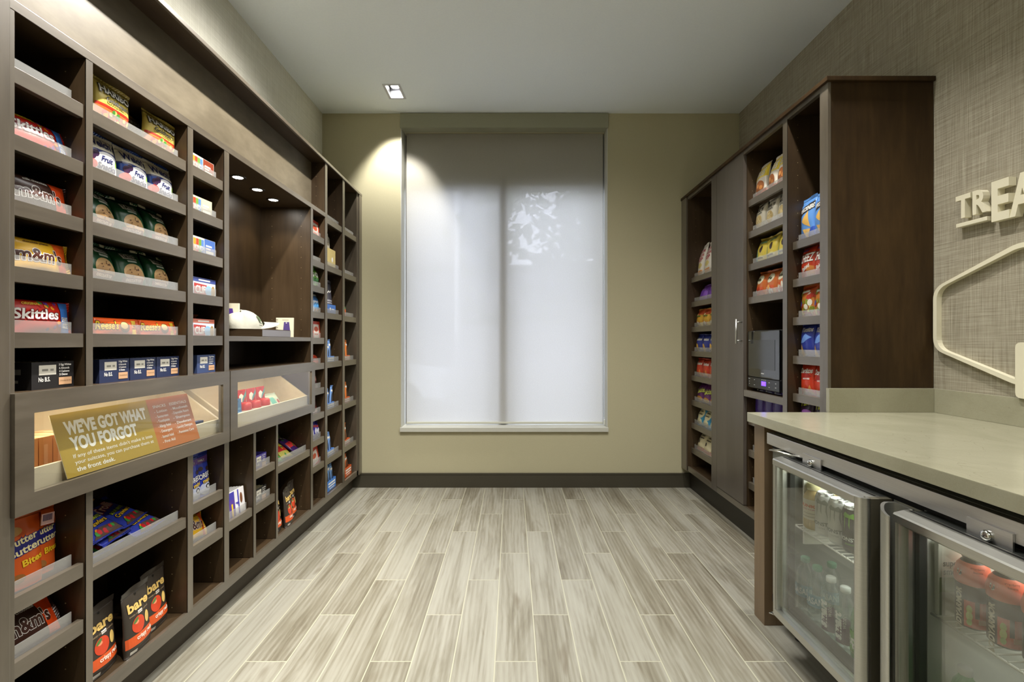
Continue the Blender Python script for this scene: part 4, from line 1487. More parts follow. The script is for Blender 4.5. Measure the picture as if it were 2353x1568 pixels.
D['bare'] = dict(col=(54, 47, 40), W=.132, H=.200, T=.046, style='standup', rough=.42, prints=[('r', .02, .14, .98, .30, (206, 84, 34)), ('e', .42, .44, .22, .135, (206, 66, 34)), ('e', .36, .49, .07, .03, (240, 150, 110)), ('e', .34, .52, .10, .028, (86, 122, 60), .5), ('e', .76, .46, .09, .10, (224, 190, 110)),
                   ('r', .44, .60, .60, .65, (236, 234, 230)), ('e', .5, .93, .035, .02, (14, 12, 10)), ('r', .10, .03, .30, .08, (200, 196, 186))] + [T('bare', .52, .76, .15, (226, 190, 110), w=.74, bold=.035), T('crispy reds', .60, .235, .065, (244, 226, 210), w=.62), T('BAKED CRUNCHY APPLES', .5, .625, .022, (150, 130, 100), w=.7)])
D['oreo'] = dict(col=(46, 62, 168), W=.090, H=.180, T=.05, style='standup', prints=[('p', [(.02, .74), (.98, .80), (.98, .92), (.02, .88)], (120, 80, 170)), ('e', .5, .18, .42, .14, (200, 206, 228)), ('e', .60, .22, .16, .06, (40, 30, 30)), ('e', .60, .22, .09, .034, (226, 226, 226)), ('e', .25, .64, .16, .05, (60, 44, 44)), ('e', .75, .62, .14, .05, (60, 44, 44)), T('FAMILY', .4, .83, .05, WH, w=.5)]
                 + TO('OREO', .5, .48, .11, WH, (20, 30, 110), w=.80, rot=.15) + TO('mini', .58, .36, .09, YEL, (30, 40, 110), w=.55, rot=.15))


def place(kind, name, label, cat, x, y, z, rz, group=None, **k):
    d = dict(D[kind]); d.update(k)
    return bag(name, label, cat, (x, y, z), rz, d.pop('W'), d.pop('H'), d.pop('T'), d.pop('col'), group=group, **d)


def LX(Tk):
    return -1.2675 - Tk / 2


BASE = 1.069
SF = .014
# --- nearest bay, upper part
place('skittles', 'candy_bag', 'red fruit candy bag lying on its side, second shelf down, nearest bay', 'candy bag', LX(.036), 1.312, UP[1] - SF, LEFT_RZ, lean=.30)
place('mm_brown', 'candy_bag', 'brown chocolate candy bag on the third shelf down of the nearest bay', 'candy bag', LX(.036), 1.312, UP[2] - SF, LEFT_RZ, lean=.15)
place('mm_yellow', 'candy_bag', 'yellow peanut candy bag on the fourth shelf down of the nearest bay', 'candy bag', LX(.036), 1.312, UP[3] - SF, LEFT_RZ, lean=.12)
place('skittles', 'candy_bag', 'red fruit candy bag at eye level on the fifth shelf down, nearest bay', 'candy bag', LX(.036), 1.311, UP[4] - SF, LEFT_RZ, lean=.08)


def rx_prints():
    return [('r', .16, .52, .56, .88, (226, 222, 208)), SC(.30, .70, .14, (140, 138, 128), .14), SC(.46, .70, .14, (150, 148, 138), .08), T('No B.S.', .28, .36, .16, WH, w=.26), ('r', .62, .12, .94, .40, (214, 170, 130)),
            T('3 Egg Whites', .77, .87, .075, WH, w=.30), T('6 Almonds', .75, .75, .075, WH, w=.25), T('4 Cashews', .75, .63, .075, WH, w=.25), T('2 Dates', .73, .51, .075, WH, w=.20), T('Chocolate Sea Salt', .78, .28, .05, (90, 60, 40), w=.26, bold=0)]


def bars_in(x, y, z, W, Dp, rz, n, col, label, group, h=.012):
    """a row of thin upright snack bars standing in an open carton, only their crimped tops in sight"""
    first = None
    for k in range(n):
        px = -W / 2 + W * (k + .5) / n
        if first is None:
            r = empty('snack_bar', (0, 0, 0), label, 'snack bar', group)
            mb = MB(); mb.box(-W / n * .40, W / n * .40, -Dp / 2 + .004, Dp / 2 - .004, 0.003, .06, mat('bar_wrap', col, .35), .002); a = mb.build('wrapper', r)
            mb = MB()
            N = 12
            s = mat('foil_seal', (226, 216, 180), .3)
            for q in range(N):
                y0 = -Dp / 2 + .006 + (Dp - .012) * q / N
                mb.quad([(0, y0, .058), (0.0008, y0 + (Dp - .012) / N, .058), (0.0008, y0 + (Dp - .012) / N, .058 + h + .003 * (q % 2)), (0, y0, .058 + h + .003 * ((q + 1) % 2))], s)
            b = mb.build('seal', r)
            first = (r, a, b)
            rr = r
        else:
            rr = first[0].copy(); COL.objects.link(rr)
            for ch in first[1:]:
                c = ch.copy(); COL.objects.link(c); c.parent = rr
        ca, sa = math.cos(rz), math.sin(rz)
        rr.location = (x + px * ca, y + px * sa, z)
        rr.rotation_euler = (0, 0, rz)


def rxbox(y, z, W, col, label, x=-1.338, H=.074, Dp=.14, rz=LEFT_RZ, blabel='snack bars packed upright in the open cartons', sp=None):
    carton('snack_bar_box', label, 'snack bar box', (x, y, z), rz, W, Dp, H, col, rx_prints(), open_top=True, group='snack bar display boxes', sideprints=[('r', .2, .55, .8, .75, (130, 130, 124)), SC(.6, .3, .18, (150, 150, 140), .3)])


BLK, NV = (34, 32, 32), (40, 50, 84)
rxbox(1.330, BASE, .122, BLK, 'black open snack bar carton under the shelves of the nearest bay')
bars_in(-1.345, 1.330, BASE, .114, .128, LEFT_RZ, 8, BLK, 'slim snack bar packed in the black open carton of the nearest bay', 'bars in the black carton')
for k, y in enumerate((1.535, 1.654, 1.773)):
    rxbox(y, BASE, .115, NV, 'dark blue open snack bar carton, %s above the long drawer' % ORD[3][k])
    bars_in(-1.345, y, BASE, .107, .128, LEFT_RZ, 7, NV, 'slim snack bar packed in the %s dark blue open carton' % ('left', 'middle', 'right')[k], 'bars in the %s blue carton' % ('left', 'middle', 'right')[k])
# --- second bay, upper part
place('haribo', 'gummy_bag', 'gold gummy candy bag tipped forward at the left of the top shelf', 'candy bag', LX(.055) - .003, 1.548, UP[0] - SF, LEFT_RZ, 'gold gummy candy bags', lean=-.02, roll=.03)
place('haribo', 'gummy_bag', 'gold gummy candy bag at the right of the top shelf', 'candy bag', LX(.055) - .003, 1.760, UP[0] - SF, LEFT_RZ, 'gold gummy candy bags', lean=.02, roll=.08, H=.134, yaw=-.12)
place('haribo', 'gummy_bag', 'gold gummy candy bag mostly hidden behind the right-hand gold bag', 'candy bag', LX(.055) - .065, 1.725, UP[0] - SF, LEFT_RZ, 'gold gummy candy bags', lean=.15, roll=-.05, H=.130, yaw=.1)
for k, y in enumerate((1.512, 1.642, 1.768)):
    place('welch', 'fruit_snack_bag', 'blue and white fruit snack bag, %s on the second shelf down' % ORD[3][k], 'snack bag', LX(.05), y, UP[1] - SF, LEFT_RZ, 'fruit snack bags', lean=.14, roll=.02 * (k - 1))
for q in (2, 3):
    for k, y in enumerate((1.520, 1.642, 1.765)):
        r = place('tate', 'cookie_bag', 'green cookie bag, %s on the %s cookie shelf' % (ORD[3][k], 'upper' if q == 2 else 'lower'), 'cookie bag', LX(.05), y, UP[q] - SF, LEFT_RZ, 'green cookie bags', lean=.30, roll=(.05, -.04, .06)[k], yaw=(.1, -.05, .08)[k])
        mb = MB(); mb.box(-.062, -.026, -.002, .001, .134, .142, mat('tin_tie', (214, 208, 180), .5)); mb.build('tin_tie', r); mb = MB(); mb.box(.035, .064, -.002, .001, .134, .142, mat('tin_tie', (214, 208, 180), .5)); mb.build('tin_tie', r)
for k, y in enumerate((1.560, 1.742)):
    place('reese', 'candy_pack', 'orange peanut butter cup pack, %s on the fifth shelf down' % ORD[2][k], 'candy pack', LX(.03), y, UP[4] - SF, LEFT_RZ, 'orange candy packs', lean=.10)


# --- third bay: boxes of bars
def kind_p(block):
    st = [('r', .06 + .11 * k, .02, .165 + .11 * k, .90, c) for k, c in enumerate(((226, 150, 40), (206, 70, 40), (110, 150, 60), (90, 130, 200)))]
    return st + [T('KIND', .28, .46, .22, WH, w=.36), ('r', .52, .02, .98, .98, block), ('r', .58, .62, .84, .70, WH), ('r', .58, .48, .78, .56, (226, 200, 190)), ('r', .58, .28, .92, .42, WH)]


def clif_p(top, bg):
    return [('r', 0, .80, 1, 1, top), ('r', .25, .86, .75, .93, WH), ('p', [(.06, .08), (.56, .08), (.60, .68), (.06, .72)], (176, 62, 56)), T('CLIF', .33, .44, .34, WH, w=.42), ('e', .68, .42, .16, .24, (140, 190, 230)), ('e', .88, .38, .09, .30, (170, 140, 90))]


g3 = 'boxes of bars in the third bay'
carton('snack_bar_box', 'white and brown snack bar box with colour stripes, top shelf of third bay', 'snack bar box', (-1.330, 1.974, UP[0] - SF), LEFT_RZ, .148, .12, .078, (206, 204, 196), kind_p((136, 58, 36)), side=(60, 60, 70), group=g3)
carton('snack_bar_box', 'cream snack bar box with colour stripes, second shelf of third bay', 'snack bar box', (-1.330, 1.966, UP[1] - SF), LEFT_RZ, .134, .12, .080, (206, 200, 170), kind_p((190, 186, 160)), side=(190, 180, 120), group=g3, yaw=-.05)
carton('snack_bar_box', 'blue snack bar box with colour stripes, third shelf of third bay', 'snack bar box', (-1.330, 1.982, UP[2] - SF), LEFT_RZ, .150, .12, .082, (226, 226, 222), kind_p((76, 110, 180)), side=(70, 90, 150), group=g3)
carton('snack_bar_box', 'pale blue energy bar box with dark blue top, fourth shelf of third bay', 'snack bar box', (-1.330, 1.985, UP[3] - SF), LEFT_RZ, .148, .12, .084, (206, 216, 232), clif_p((70, 84, 150), 0), side=(120, 70, 40), group=g3, flap=False)
carton('snack_bar_box', 'pale blue energy bar box with salmon top and open flap, fifth shelf', 'snack bar box', (-1.330, 1.980, UP[4] - SF), LEFT_RZ, .142, .12, .082, (206, 214, 232), clif_p((206, 120, 100), 0), side=(140, 84, 50), top=(150, 90, 56), group=g3, flap=True)
rxbox(1.995, BASE, .118, (62, 78, 120), 'slate blue snack bar carton alone on the floor of the third bay')

# --- alcove: tray, cap, notebooks
r = empty('display_tray', (-1.40, 2.585, 1.2225), 'low dark wooden display box under the white cap', 'display tray')
mb = MB(); mb.box(-1.262, -1.54, 2.430, 2.738, 1.2225, 1.256, M_WX, .001); world_child(mb.build('box_body'), r)
mb = MB(); mb.box(-1.262, -1.2605, 2.430, 2.738, 1.224, 1.257, mat('tray_front_lit', (128, 126, 130), .4)); world_child(mb.build('lit_front'), r)  # grey sheet carries the bluish light on the dark wooden front
mb = MB(); mb.box(-1.262, -1.54, 2.430, 2.738, 1.2565, 1.261, M_WX, .001); world_child(mb.build('lid_board'), r)

CAPW = NT('cap_cotton')
nz = CAPW.noise(CAPW.coord(), 400, 2)
CAPW.col(CAPW.mix(nz, (0.38, 0.375, 0.31), (0.50, 0.49, 0.42)))
CAPW.b.inputs['Roughness'].default_value = .85
CAPW.bump(CAPW.noise(CAPW.coord(), 26, 3), .35, .006)
r = empty('baseball_cap', (-1.405, 2.515, 1.2615), 'off white baseball cap with a small green emblem on the alcove tray', 'cap', rot=(0, 0, -.62))
mb = MB()
i = mb.mi(CAPW.m)
rings = []
NS, NR = 30, 9
for j in range(NR + 1):
    t = j / NR
    ph = t * PI / 2
    row = []
    for k in range(NS):
        a = 2 * PI * k / NS
        rr = math.cos(ph) ** .85
        sx = .084 * (1 - .06 * abs(math.sin(3 * a)) * (1 - t))
        z = .100 * math.sin(ph) ** 1.05 - .012 * (math.cos(a - PI / 2) < -.3) * math.sin(ph)
        back = .012 * math.sin(5 * a) * math.sin(ph * 2) * (1 if math.sin(a) < .2 else .2)
        row.append(mb.bm.verts.new(((sx + back) * rr * math.cos(a), (.100 + back) * rr * math.sin(a) * 1.0 - .012 * t, z + .001)))
    rings.append(row)
for j in range(NR):
    for k in range(NS):
        f = mb.bm.faces.new([rings[j][k], rings[j][(k + 1) % NS], rings[j + 1][(k + 1) % NS], rings[j + 1][k]])
        f.smooth = True; f.material_index = i
mb.build('crown', r)
mb = MB()
i = mb.mi(CAPW.m)
NA, NB = 18, 7
for th in (0, .0022):
    V = []
    for a in range(NA + 1):
        u = -1 + 2 * a / NA
        row = []
        for b in range(NB + 1):
            t = b / NB
            yy0 = .100 * math.sqrt(max(0, 1 - (u * .88) ** 2)) - .001
            L = .084 * math.sqrt(max(0, 1 - abs(u) ** 3.2 * .985))
            x = .088 * u * (1 - .02 * t)
            row.append(mb.bm.verts.new((x, yy0 + L * t, .040 - .002 * t - .037 * (u * u) + th)))
        V.append(row)
    for a in range(NA):
        for b in range(NB):
            f = mb.bm.faces.new([V[a][b], V[a + 1][b], V[a + 1][b + 1], V[a][b + 1]])
            f.smooth = True; f.material_index = i
mb.build('visor', r, recalc=False)
mb = MB(); mb.lathe([(0, .102), (.005, .1015), (.006, .098)], CAPW.m, 12, 0, -.012); mb.build('top_button', r)


def capmap(x, z, o):
    t = math.asin(min(.97, max(.02, z / .100)))
    rr = math.cos(t) ** .85
    a = 0.72 + x / .085
    return ((.084 + .003 + o) * rr * math.cos(a), (.100 + .003 + o) * rr * math.sin(a) - .012 * t / (PI / 2), z + .001)


mb = MB()
gr = (70, 92, 60)
add_prints(mb, [('p', [(.42, .45), (.5, .92), (.56, .70), (.52, .45)], gr), ('p', [(.54, .45), (.56, .66), (.68, .80), (.62, .45)], gr), ('p', [(.36, .45), (.34, .74), (.46, .80), (.42, .45)], gr), ('r', .28, .32, .72, .36, gr)], .07, .09, capmap, step=.005)
mb.build('emblem', r, recalc=False)


def notebook(x, y, z, rz, W, H, label, sw, lean=.05):
    r = empty('notebook', (x, y, z), label, 'notebook', 'spiral notebooks in the alcove', (-lean, 0, rz))
    mb = MB(); mb.box(-W / 2, W / 2, -.006, .006, 0, H, mat('cream_cover', (226, 220, 196), .5), .001)
    add_prints(mb, sw, W, H, lambda x_, z_, o: (x_, -.006 - o, z_), step=0)
    mb.build('cover', r, recalc=False)
    mb = MB()
    for k in range(7):
        zz = H * (.12 + .13 * k)
        c = [( -W / 2 + .004 + .008 * math.cos(a * PI / 6), .010 * math.sin(a * PI / 6), zz) for a in range(12)]
        mb.tube(c, .0012, mat('dark_wire', (70, 64, 56), .3, .8), 6, closed=True)
    mb.build('spiral_binding', r)
    return r


notebook(-1.316, 2.785, 1.2225, .12, .096, .112, 'cream spiral notebook with a purple patch beside the cap', [('p', [(.42, .34), (.82, .34), (.76, .78), (.46, .78)], (84, 66, 130)), ('e', .60, .73, .04, .025, WH), ('r', .36, .88, .74, .905, (190, 180, 160))])
notebook(-1.475, 2.505, 1.2615, .15, .10, .135, 'cream spiral notebook with purple and orange patch behind the cap', [('p', [(.38, .30), (.80, .30), (.70, .80), (.44, .80)], (88, 60, 150)), ('p', [(.37, .22), (.84, .22), (.76, .50), (.38, .50)], (206, 80, 60))], .02)

# --- long drawer contents
r = empty('drawer_sign', (-1.2335, 1.6175, .8160), 'yellow and orange printed card leaning behind the long drawer glass', 'sign', rot=(-.285, 0, LEFT_RZ))
mb = MB()
W_, H_ = .565, .184
mb.box(-W_ / 2, W_ / 2, 0, .002, 0, H_, mat('card_edge', (236, 226, 196), .5))
LP_ = (214, 206, 170)
pr = [('r', 0, 0, .62, 1, (176, 148, 66)), ('r', .62, 0, 1, 1, (186, 112, 66)), T('WE\'VE GOT WHAT', .325, .76, .20, WH, w=.53, bold=.05), T('YOU FORGOT', .28, .50, .20, WH, w=.42, bold=.05),
      T('If any of these items didn\'t make it into', .325, .30, .062, WH, w=.53, bold=.005), T('your suitcase, you can purchase them at', .325, .20, .062, WH, w=.53, bold=.005), T('the front desk.', .175, .10, .07, WH, w=.23, bold=.02)]
for k, s in enumerate(('SNACKS', '- Lotion', '- Sunscreen', '- Toothpaste', '- Allergy Relief', '- Detergent', '- Stomach Relief', '- First Aid')):
    pr.append(T(s, .715, .84 - .10 * k, .055, WH, w=.11, bold=.01))
for k, s in enumerate(('ESSENTIALS', '- Mouthwash', '- Disposable Razors', '- Shampoo', '- Deodorant', '- Laundry Detergent', '- Feminine Care')):
    pr.append(T(s, .885, .84 - .10 * k, .055, WH, w=.16, bold=.01))
add_prints(mb, pr, W_, H_, lambda x_, z_, o: (x_, -o * .5 - .0002, z_), step=0)
mb.build('sign_card', r, recalc=False)
for k in range(5):
    carton('toiletry_box', 'slim orange toiletry box, %s in the long drawer' % ('nearest', 'second nearest', 'third nearest', 'fourth nearest', 'farthest')[k], 'toiletry box', (-1.358, 1.262 + .041 * k, .7905), LEFT_RZ, .038, .11, .142, (226, 160, 100),
           [('r', .1, .05, .9, .25, (240, 200, 170)), ('r', .35, .35, .65, .85, (240, 190, 150))], group='orange boxes in the long drawer', top=(240, 210, 160))
for k in range(3):
    carton('medicine_box', 'small dark blue medicine box with yellow lettering, %s in the long drawer' % ORD[3][k], 'medicine box', (-1.355 + .03 * k, 1.900 + .036 * k, .7905), LEFT_RZ, .062, .02, .080, (38, 66, 120),
           [T('Advil', .5, .6, .28, YEL, w=.8), ('r', .1, .15, .9, .25, (120, 150, 200))], group='medicine boxes in the long drawer')
# --- second drawer contents
for k, y in enumerate((2.455, 2.545, 2.635)):
    r = empty('deodorant_card', (-1.375 + .002 * k, y, .7905), 'red carded deodorant pack, %s in the shorter drawer' % ORD[3][k], 'deodorant pack', 'red carded packs in the drawer', (-.06, 0, LEFT_RZ))
    mb = MB(); mb.box(-.043, .043, 0, .002, 0, .160, mat('printed_card', (176, 30, 40), .5))
    hexp = [(.5 + .26 * math.sin(a * PI / 3), .74 + .14 * math.cos(a * PI / 3)) for a in range(6)]
    add_prints(mb, [('p', hexp, WH), ('p', [(.55, .55), (1, .80), (1, .95), (.60, .70)], (70, 150, 160)), ('r', .35, .93, .65, .96, (120, 20, 30))], .086, .160, lambda x_, z_, o: (x_, -o, z_), step=0)
    mb.build('backing_card', r, recalc=False)
    mb = MB(); mb.lathe([(0, .012), (.024, .014), (.026, .03), (.026, .052), (.024, .056), (.026, .060), (.026, .085), (.018, .095), (0, .097)], [mat('deo_white', (236, 230, 220), .4)] * 4 + [mat('deo_red', (196, 40, 40), .35)] * 4, 20, 0, -.022)
    mb.build('deodorant_stick', r)
for k, (x, y) in enumerate(((-1.300, 2.245), (-1.320, 2.310))):
    r = empty('toiletry_card', (x, y, .7905), 'blue carded toiletry pack, %s in the shorter drawer' % ORD[2][k], 'toiletry pack', 'blue carded packs', (-.05, 0, LEFT_RZ))
    mb = MB(); mb.box(-.044, .044, 0, .002, 0, .130, mat('printed_card', (70, 130, 190), .5))
    add_prints(mb, [('r', .3, .88, .7, .92, (30, 60, 110)), ('r', .1, .58, .9, .66, (120, 170, 210)), ('r', .1, .46, .7, .52, (150, 190, 220))], .088, .130, lambda x_, z_, o: (x_, -o, z_), step=0)
    mb.build('backing_card', r, recalc=False)
    mb = MB(); mb.box(-.032, .032, -.02, 0, .01, .065, mat('blister', (170, 205, 225), .2), .006); mb.build('blister', r)
r = empty('wipes_pack', (-1.335, 2.77, .7905), 'pale green soft wipes pack leaning at the end of the shorter drawer', 'wipes pack', None, (-.55, 0, LEFT_RZ))
p, s = make_bag(.13, .12, .03, 'pillow', 'tb', 4, (206, 222, 206), [('r', .1, .2, .45, .8, (110, 190, 180)), ('e', .68, .5, .12, .15, (190, 70, 90))])
p.build('pouch', r, recalc=False); [q_.build('seal', r, recalc=False) for q_ in s]

# --- lower bays
a = place('nutter', 'cookie_bag', 'orange peanut cookie bag, front one at the left of the low near shelf', 'cookie bag', -1.302, 1.272, .556 - SF, LEFT_RZ, 'orange peanut cookie bags', lean=.06, roll=.05)
a = place('nutter', 'cookie_bag', 'orange peanut cookie bag with a barcode sticker, right one on the low near shelf', 'cookie bag', -1.318, 1.335, .556 - SF, LEFT_RZ, 'orange peanut cookie bags', lean=.04, roll=.16, yaw=.15, H=.18, W=.105)
mb = MB(); mb.box(-.045, .0, -.031, -.030, .135, .165, mat('sticker', (232, 190, 190), .5))
for k in range(8):
    mb.box(-.040 + .0042 * k, -.038 + .0042 * k, -.0316, -.031, .145, .162, mat('print', NAVY, .38))
mb.build('barcode_sticker', a)
place('mm_brown', 'candy_bag', 'brown and orange chocolate candy bag on the lowest near shelf', 'candy bag', LX(.04), 1.300, .392 - SF, LEFT_RZ, lean=.45, roll=.02, H=.108, W=.15)
ZB2 = .527 - SF
TR = [(-1.305, 1.545, .010, 1.10, .0, .10), (-1.300, 1.590, .036, 1.12, .0, .22), (-1.300, 1.730, .010, 1.15, .0, .10), (-1.330, 1.700, .050, 1.16, .0, .26), (-1.292, 1.535, .062, 1.00, .0, .12)]
TL = ['at the bottom left of the pile', 'in the middle of the pile', 'at the right of the pile', 'on top at the back of the pile', 'nearest the left divider']
for k, (x, y, dz, ln, ro, yw) in enumerate(TR):
    place('trolli', 'gummy_worm_bag', 'blue sour worm candy bag lying flat, ' + TL[k], 'candy bag', x, y, ZB2 + dz, LEFT_RZ, 'blue sour worm bags', lean=ln, roll=ro, yaw=yw, W=.165, H=.220, T=.024)
for k, (x, y, dz) in enumerate(((-1.292, 1.512, 0), (-1.268, 1.628, .0), (-1.300, 1.752, .0))):
    place('bare', 'dried_apple_bag', 'dark brown apple chip bag on the low floor, %s in the second bay' % ORD[3][k], 'snack bag', x, y, .158, LEFT_RZ, 'apple chip bags', lean=.05, yaw=.10)
for k, (x, y, dz) in enumerate(((-1.285, 2.625, 0), (-1.268, 2.728, .0), (-1.300, 2.842, .0))):
    place('bare', 'dried_apple_bag', 'dark brown apple chip bag on the low floor, %s under the shorter drawer' % ORD[3][k], 'snack bag', x, y, .158, LEFT_RZ, 'apple chip bags', lean=.06, yaw=.12, W=.112)
for k, y in enumerate((1.942, 2.012)):
    place('oreo', 'cookie_bag', 'blue mini sandwich cookie bag, %s on the low shelf of the third bay' % ORD[2][k], 'cookie bag', LX(.05) - .006 * k, y, .562 - SF, LEFT_RZ, 'blue mini cookie bags', lean=.05, roll=.04, W=.084)
place('mm_yellow', 'candy_bag', 'yellow and orange peanut candy pouch on the lowest shelf of the third bay', 'candy bag', LX(.04), 1.962, .397 - SF, LEFT_RZ, lean=.35, roll=.12, W=.125, H=.10)
for k in range(7):
    carton('chocolate_pack', 'thin purple and white chocolate pack, ' + ('front', 'second', 'third', 'fourth', 'fifth', 'sixth', 'last')[k] + ' in the row of seven', 'chocolate pack', (-1.274 - .011 * k, 2.232 - .004 * k, .402 - SF), LEFT_RZ, .124, .008, .122, (226, 224, 226),
           [('r', 0, 0, .36, .70, (86, 60, 150)), ('r', 0, .70, .36, .98, (66, 60, 160)), ('r', .56, .0, .64, .98, (70, 64, 170)), ('r', .40, .45, .62, .53, (70, 64, 170)), ('e', .42, .30, .06, .20, (236, 236, 240)), ('e', .78, .62, .08, .20, (120, 76, 50)), ('r', .13, .08, .22, .55, YEL)], group='purple chocolate packs', lean=.10, top=(206, 204, 180))
rxbox(2.432, .567 - SF, .115, (74, 62, 150), 'purple snack bar carton on the upper small low shelf', x=-1.342)
rxbox(2.432, .400 - SF, .115, BLK, 'black snack bar carton on the lower small low shelf', x=-1.342)
bars_in(-1.342, 2.432, .400 - SF, .108, .128, LEFT_RZ, 7, BLK, 'slim snack bar packed in the black carton of the small low shelf', 'bars in the small shelf carton')
MX = [((70, 150, 60), (230, 220, 90)), ((226, 200, 60), (120, 50, 130)), ((110, 40, 50), (230, 200, 90)), ((200, 190, 80), (200, 50, 40)), ((216, 80, 40), (240, 230, 200)), ((90, 140, 70), (236, 230, 210)), ((70, 40, 110), (230, 60, 60))]
for k in range(7):
    c, c2 = MX[k]
    bag('candy_bag', ('green', 'yellow and purple', 'maroon', 'mustard', 'orange', 'olive green', 'violet')[k] + ' candy bag in the mixed pile on the wide low shelf', 'candy bag', (-1.300 - .035 * (k % 3), 2.650 + .044 * k, .533 - SF + .008 + .012 * (k % 3)), LEFT_RZ, .115, .13, .03, c,
        [('r', .08, .3, .92, .6, c2)] + dots(20 + k, 8, .15, .1, .85, .9, .09, FR + [WH], .8), lean=.95, roll=.05, yaw=(-.3, .2, .5, -.1, .3, -.4, .1)[k], group='mixed candy bags', sub=False)

# --- far bays of the left cabinet
def farpos(x, y, W, Tk):
    x = max(x, -1.2665 - Tk / 2 - max(0, (-1.305 - x)))
    for lo, hi, d in ((2.997, 3.192, .040), (3.230, 3.521, .035), (3.566, 3.846, .065)):
        if lo < y < hi:
            return x, min(y + d, hi - W / 2 - .003)
    return x, y


def small(nm, label, cat, x, y, z, W, H, Tk, col, pr=(), **k):
    k.setdefault('lean', .08)
    x, y = farpos(x, y, W, Tk)
    return bag(nm, label, cat, (x, y, z), LEFT_RZ, W, H, Tk, col, pr, sub=False, **k)


carton('snack_box', 'red and white snack box tilted on the shelf just below the high board', 'snack box', (-1.292, 3.130, 1.877 - SF), LEFT_RZ, .105, .03, .125, (206, 60, 36), [('r', .12, .10, .9, .84, (232, 220, 210)), ('e', .5, .58, .28, .14, (206, 90, 60)), SC(.5, .3, .14, (206, 90, 60), .5)], lean=.12, yaw=-.1, roll=.08)
for k, y in enumerate((3.045, 3.105)):
    small('snack_bag', 'bright green snack bag, %s on the narrow far bay shelf' % ORD[2][k], 'snack bag', -1.305, y, 1.551 - SF, .085, .135, .045, (110, 180, 50), [('r', .1, .25, .9, .5, (40, 90, 40)), ('e', .5, .68, .3, .14, (232, 236, 214)), SC(.5, .68, .10, (40, 90, 40), .3)], group='green snack bags')
for k, y in enumerate((3.030, 3.078, 3.126)):
    small('snack_bag', 'white and blue snack bag, %s on the narrow far bay shelf' % ORD[3][k], 'snack bag', -1.305, y, 1.386 - SF, .070, .125, .04, (214, 224, 236), [('r', .05, .7, .95, .95, (70, 130, 200)), ('e', .5, .42, .34, .20, (80, 150, 210)), ('e', .5, .2, .2, .08, (216, 150, 90))], group='white and blue snack bags')
carton('snack_box', 'red and white snack box at eye level in the narrow far bay', 'snack box', (-1.290, 3.130, 1.221 - SF), LEFT_RZ, .115, .04, .120, (206, 60, 36), [('r', .10, .10, .84, .84, (232, 220, 210)), ('e', .46, .58, .28, .14, (206, 90, 60)), SC(.46, .3, .14, (206, 90, 60), .5)], lean=.05)
for k, y in enumerate((3.045, 3.095, 3.140)):
    small('candy_bag', 'small orange red candy bag, %s above the drawer line' % ORD[3][k], 'candy bag', -1.305, y, 1.056 - SF, .08, .065, .03, (206, 70, 36), [('r', .1, .4, .9, .7, (120, 40, 30))], group='orange red candy bags', lean=.3)
small('jerky_bag', 'dark red jerky bag on the first narrow shelf below the drawer line', 'snack bag', -1.31, 3.085, .895 - SF, .10, .115, .035, (96, 40, 34), [('r', .1, .5, .9, .75, (190, 140, 130)), ('e', .5, .3, .3, .12, (60, 26, 22))], style='standup')
small('jerky_bag', 'dark red jerky bag on the second narrow shelf below the drawer line', 'snack bag', -1.31, 3.080, .735 - SF, .11, .118, .035, (110, 46, 32), [('p', [(.1, .3), (.9, .5), (.9, .8), (.1, .7)], (60, 26, 22)), ('r', .1, .12, .9, .24, (220, 190, 180))], style='standup')
for k, y in enumerate((3.035, 3.085, 3.140)):
    small('cookie_pack', 'deep blue cookie pack, %s low in the narrow far bay' % ORD[3][k], 'cookie pack', -1.305, y, .571 - SF, .055, .105 + .008 * (k == 1), .035, (56, 50, 170), [('e', .5, .5, .35, .18, (226, 226, 240)), ('r', .1, .72, .9, .84, (190, 60, 60))], group='deep blue cookie packs')
carton('snack_box', 'red and white snack box leaning on the lowest narrow shelf', 'snack box', (-1.290, 3.128, .407 - SF), LEFT_RZ, .110, .035, .125, (196, 66, 40), [('p', [(.06, .08), (.9, .12), (.8, .78), (.06, .74)], (226, 214, 204)), ('e', .42, .5, .26, .13, (196, 90, 60))], lean=.1, roll=-.14)
# second far bay
r = carton('snack_box', 'kraft display box holding two clear pouches in the second far bay', 'snack box', (-1.304, 3.380, 1.714 - SF), LEFT_RZ, .150, .07, .145, (206, 186, 120), [('e', .6, .5, .10, .12, WH), ('r', .1, .1, .9, .2, (226, 210, 160))], open_top=True, side=(170, 140, 80))
for k, y in enumerate((3.320, 3.352)):
    small('snack_pouch', 'pale clear snack pouch standing in the kraft box, %s' % ORD[2][k], 'snack pouch', -1.322, y, 1.714 - SF + .02, .085, .225 - .02 * k, .02, (196, 190, 172), [('e', .5, .8, .3, .06, (120, 110, 90)), ('r', .2, .5, .8, .62, (226, 222, 210))], group='pale snack pouches', lean=.06, roll=.06, style='standup')
small('jerky_bag', 'tall charcoal snack pouch with white script in the second far bay', 'snack pouch', -1.318, 3.360, 1.391 - SF + .045, .150, .195, .04, (66, 66, 78), [('r', .2, .28, .8, .34, (170, 170, 180)), ('r', .2, .20, .8, .25, (170, 170, 180))] + [('p', [(.15, .56), (.30, .74), (.36, .74), (.34, .62), (.55, .70), (.60, .64), (.88, .72), (.90, .68), (.60, .60), (.50, .64), (.30, .56), (.24, .60)], WH)], style='standup', lean=.04)
carton('snack_box', 'small bright blue box in front of the charcoal pouch', 'snack box', (-1.284, 3.375, 1.391 - SF), LEFT_RZ, .170, .03, .078, (70, 120, 200), [('e', .4, .6, .07, .14, WH), SC(.7, .6, .16, WH, .3)], open_top=True)
ROWN = ('upper', 'second', 'third', 'lowest')


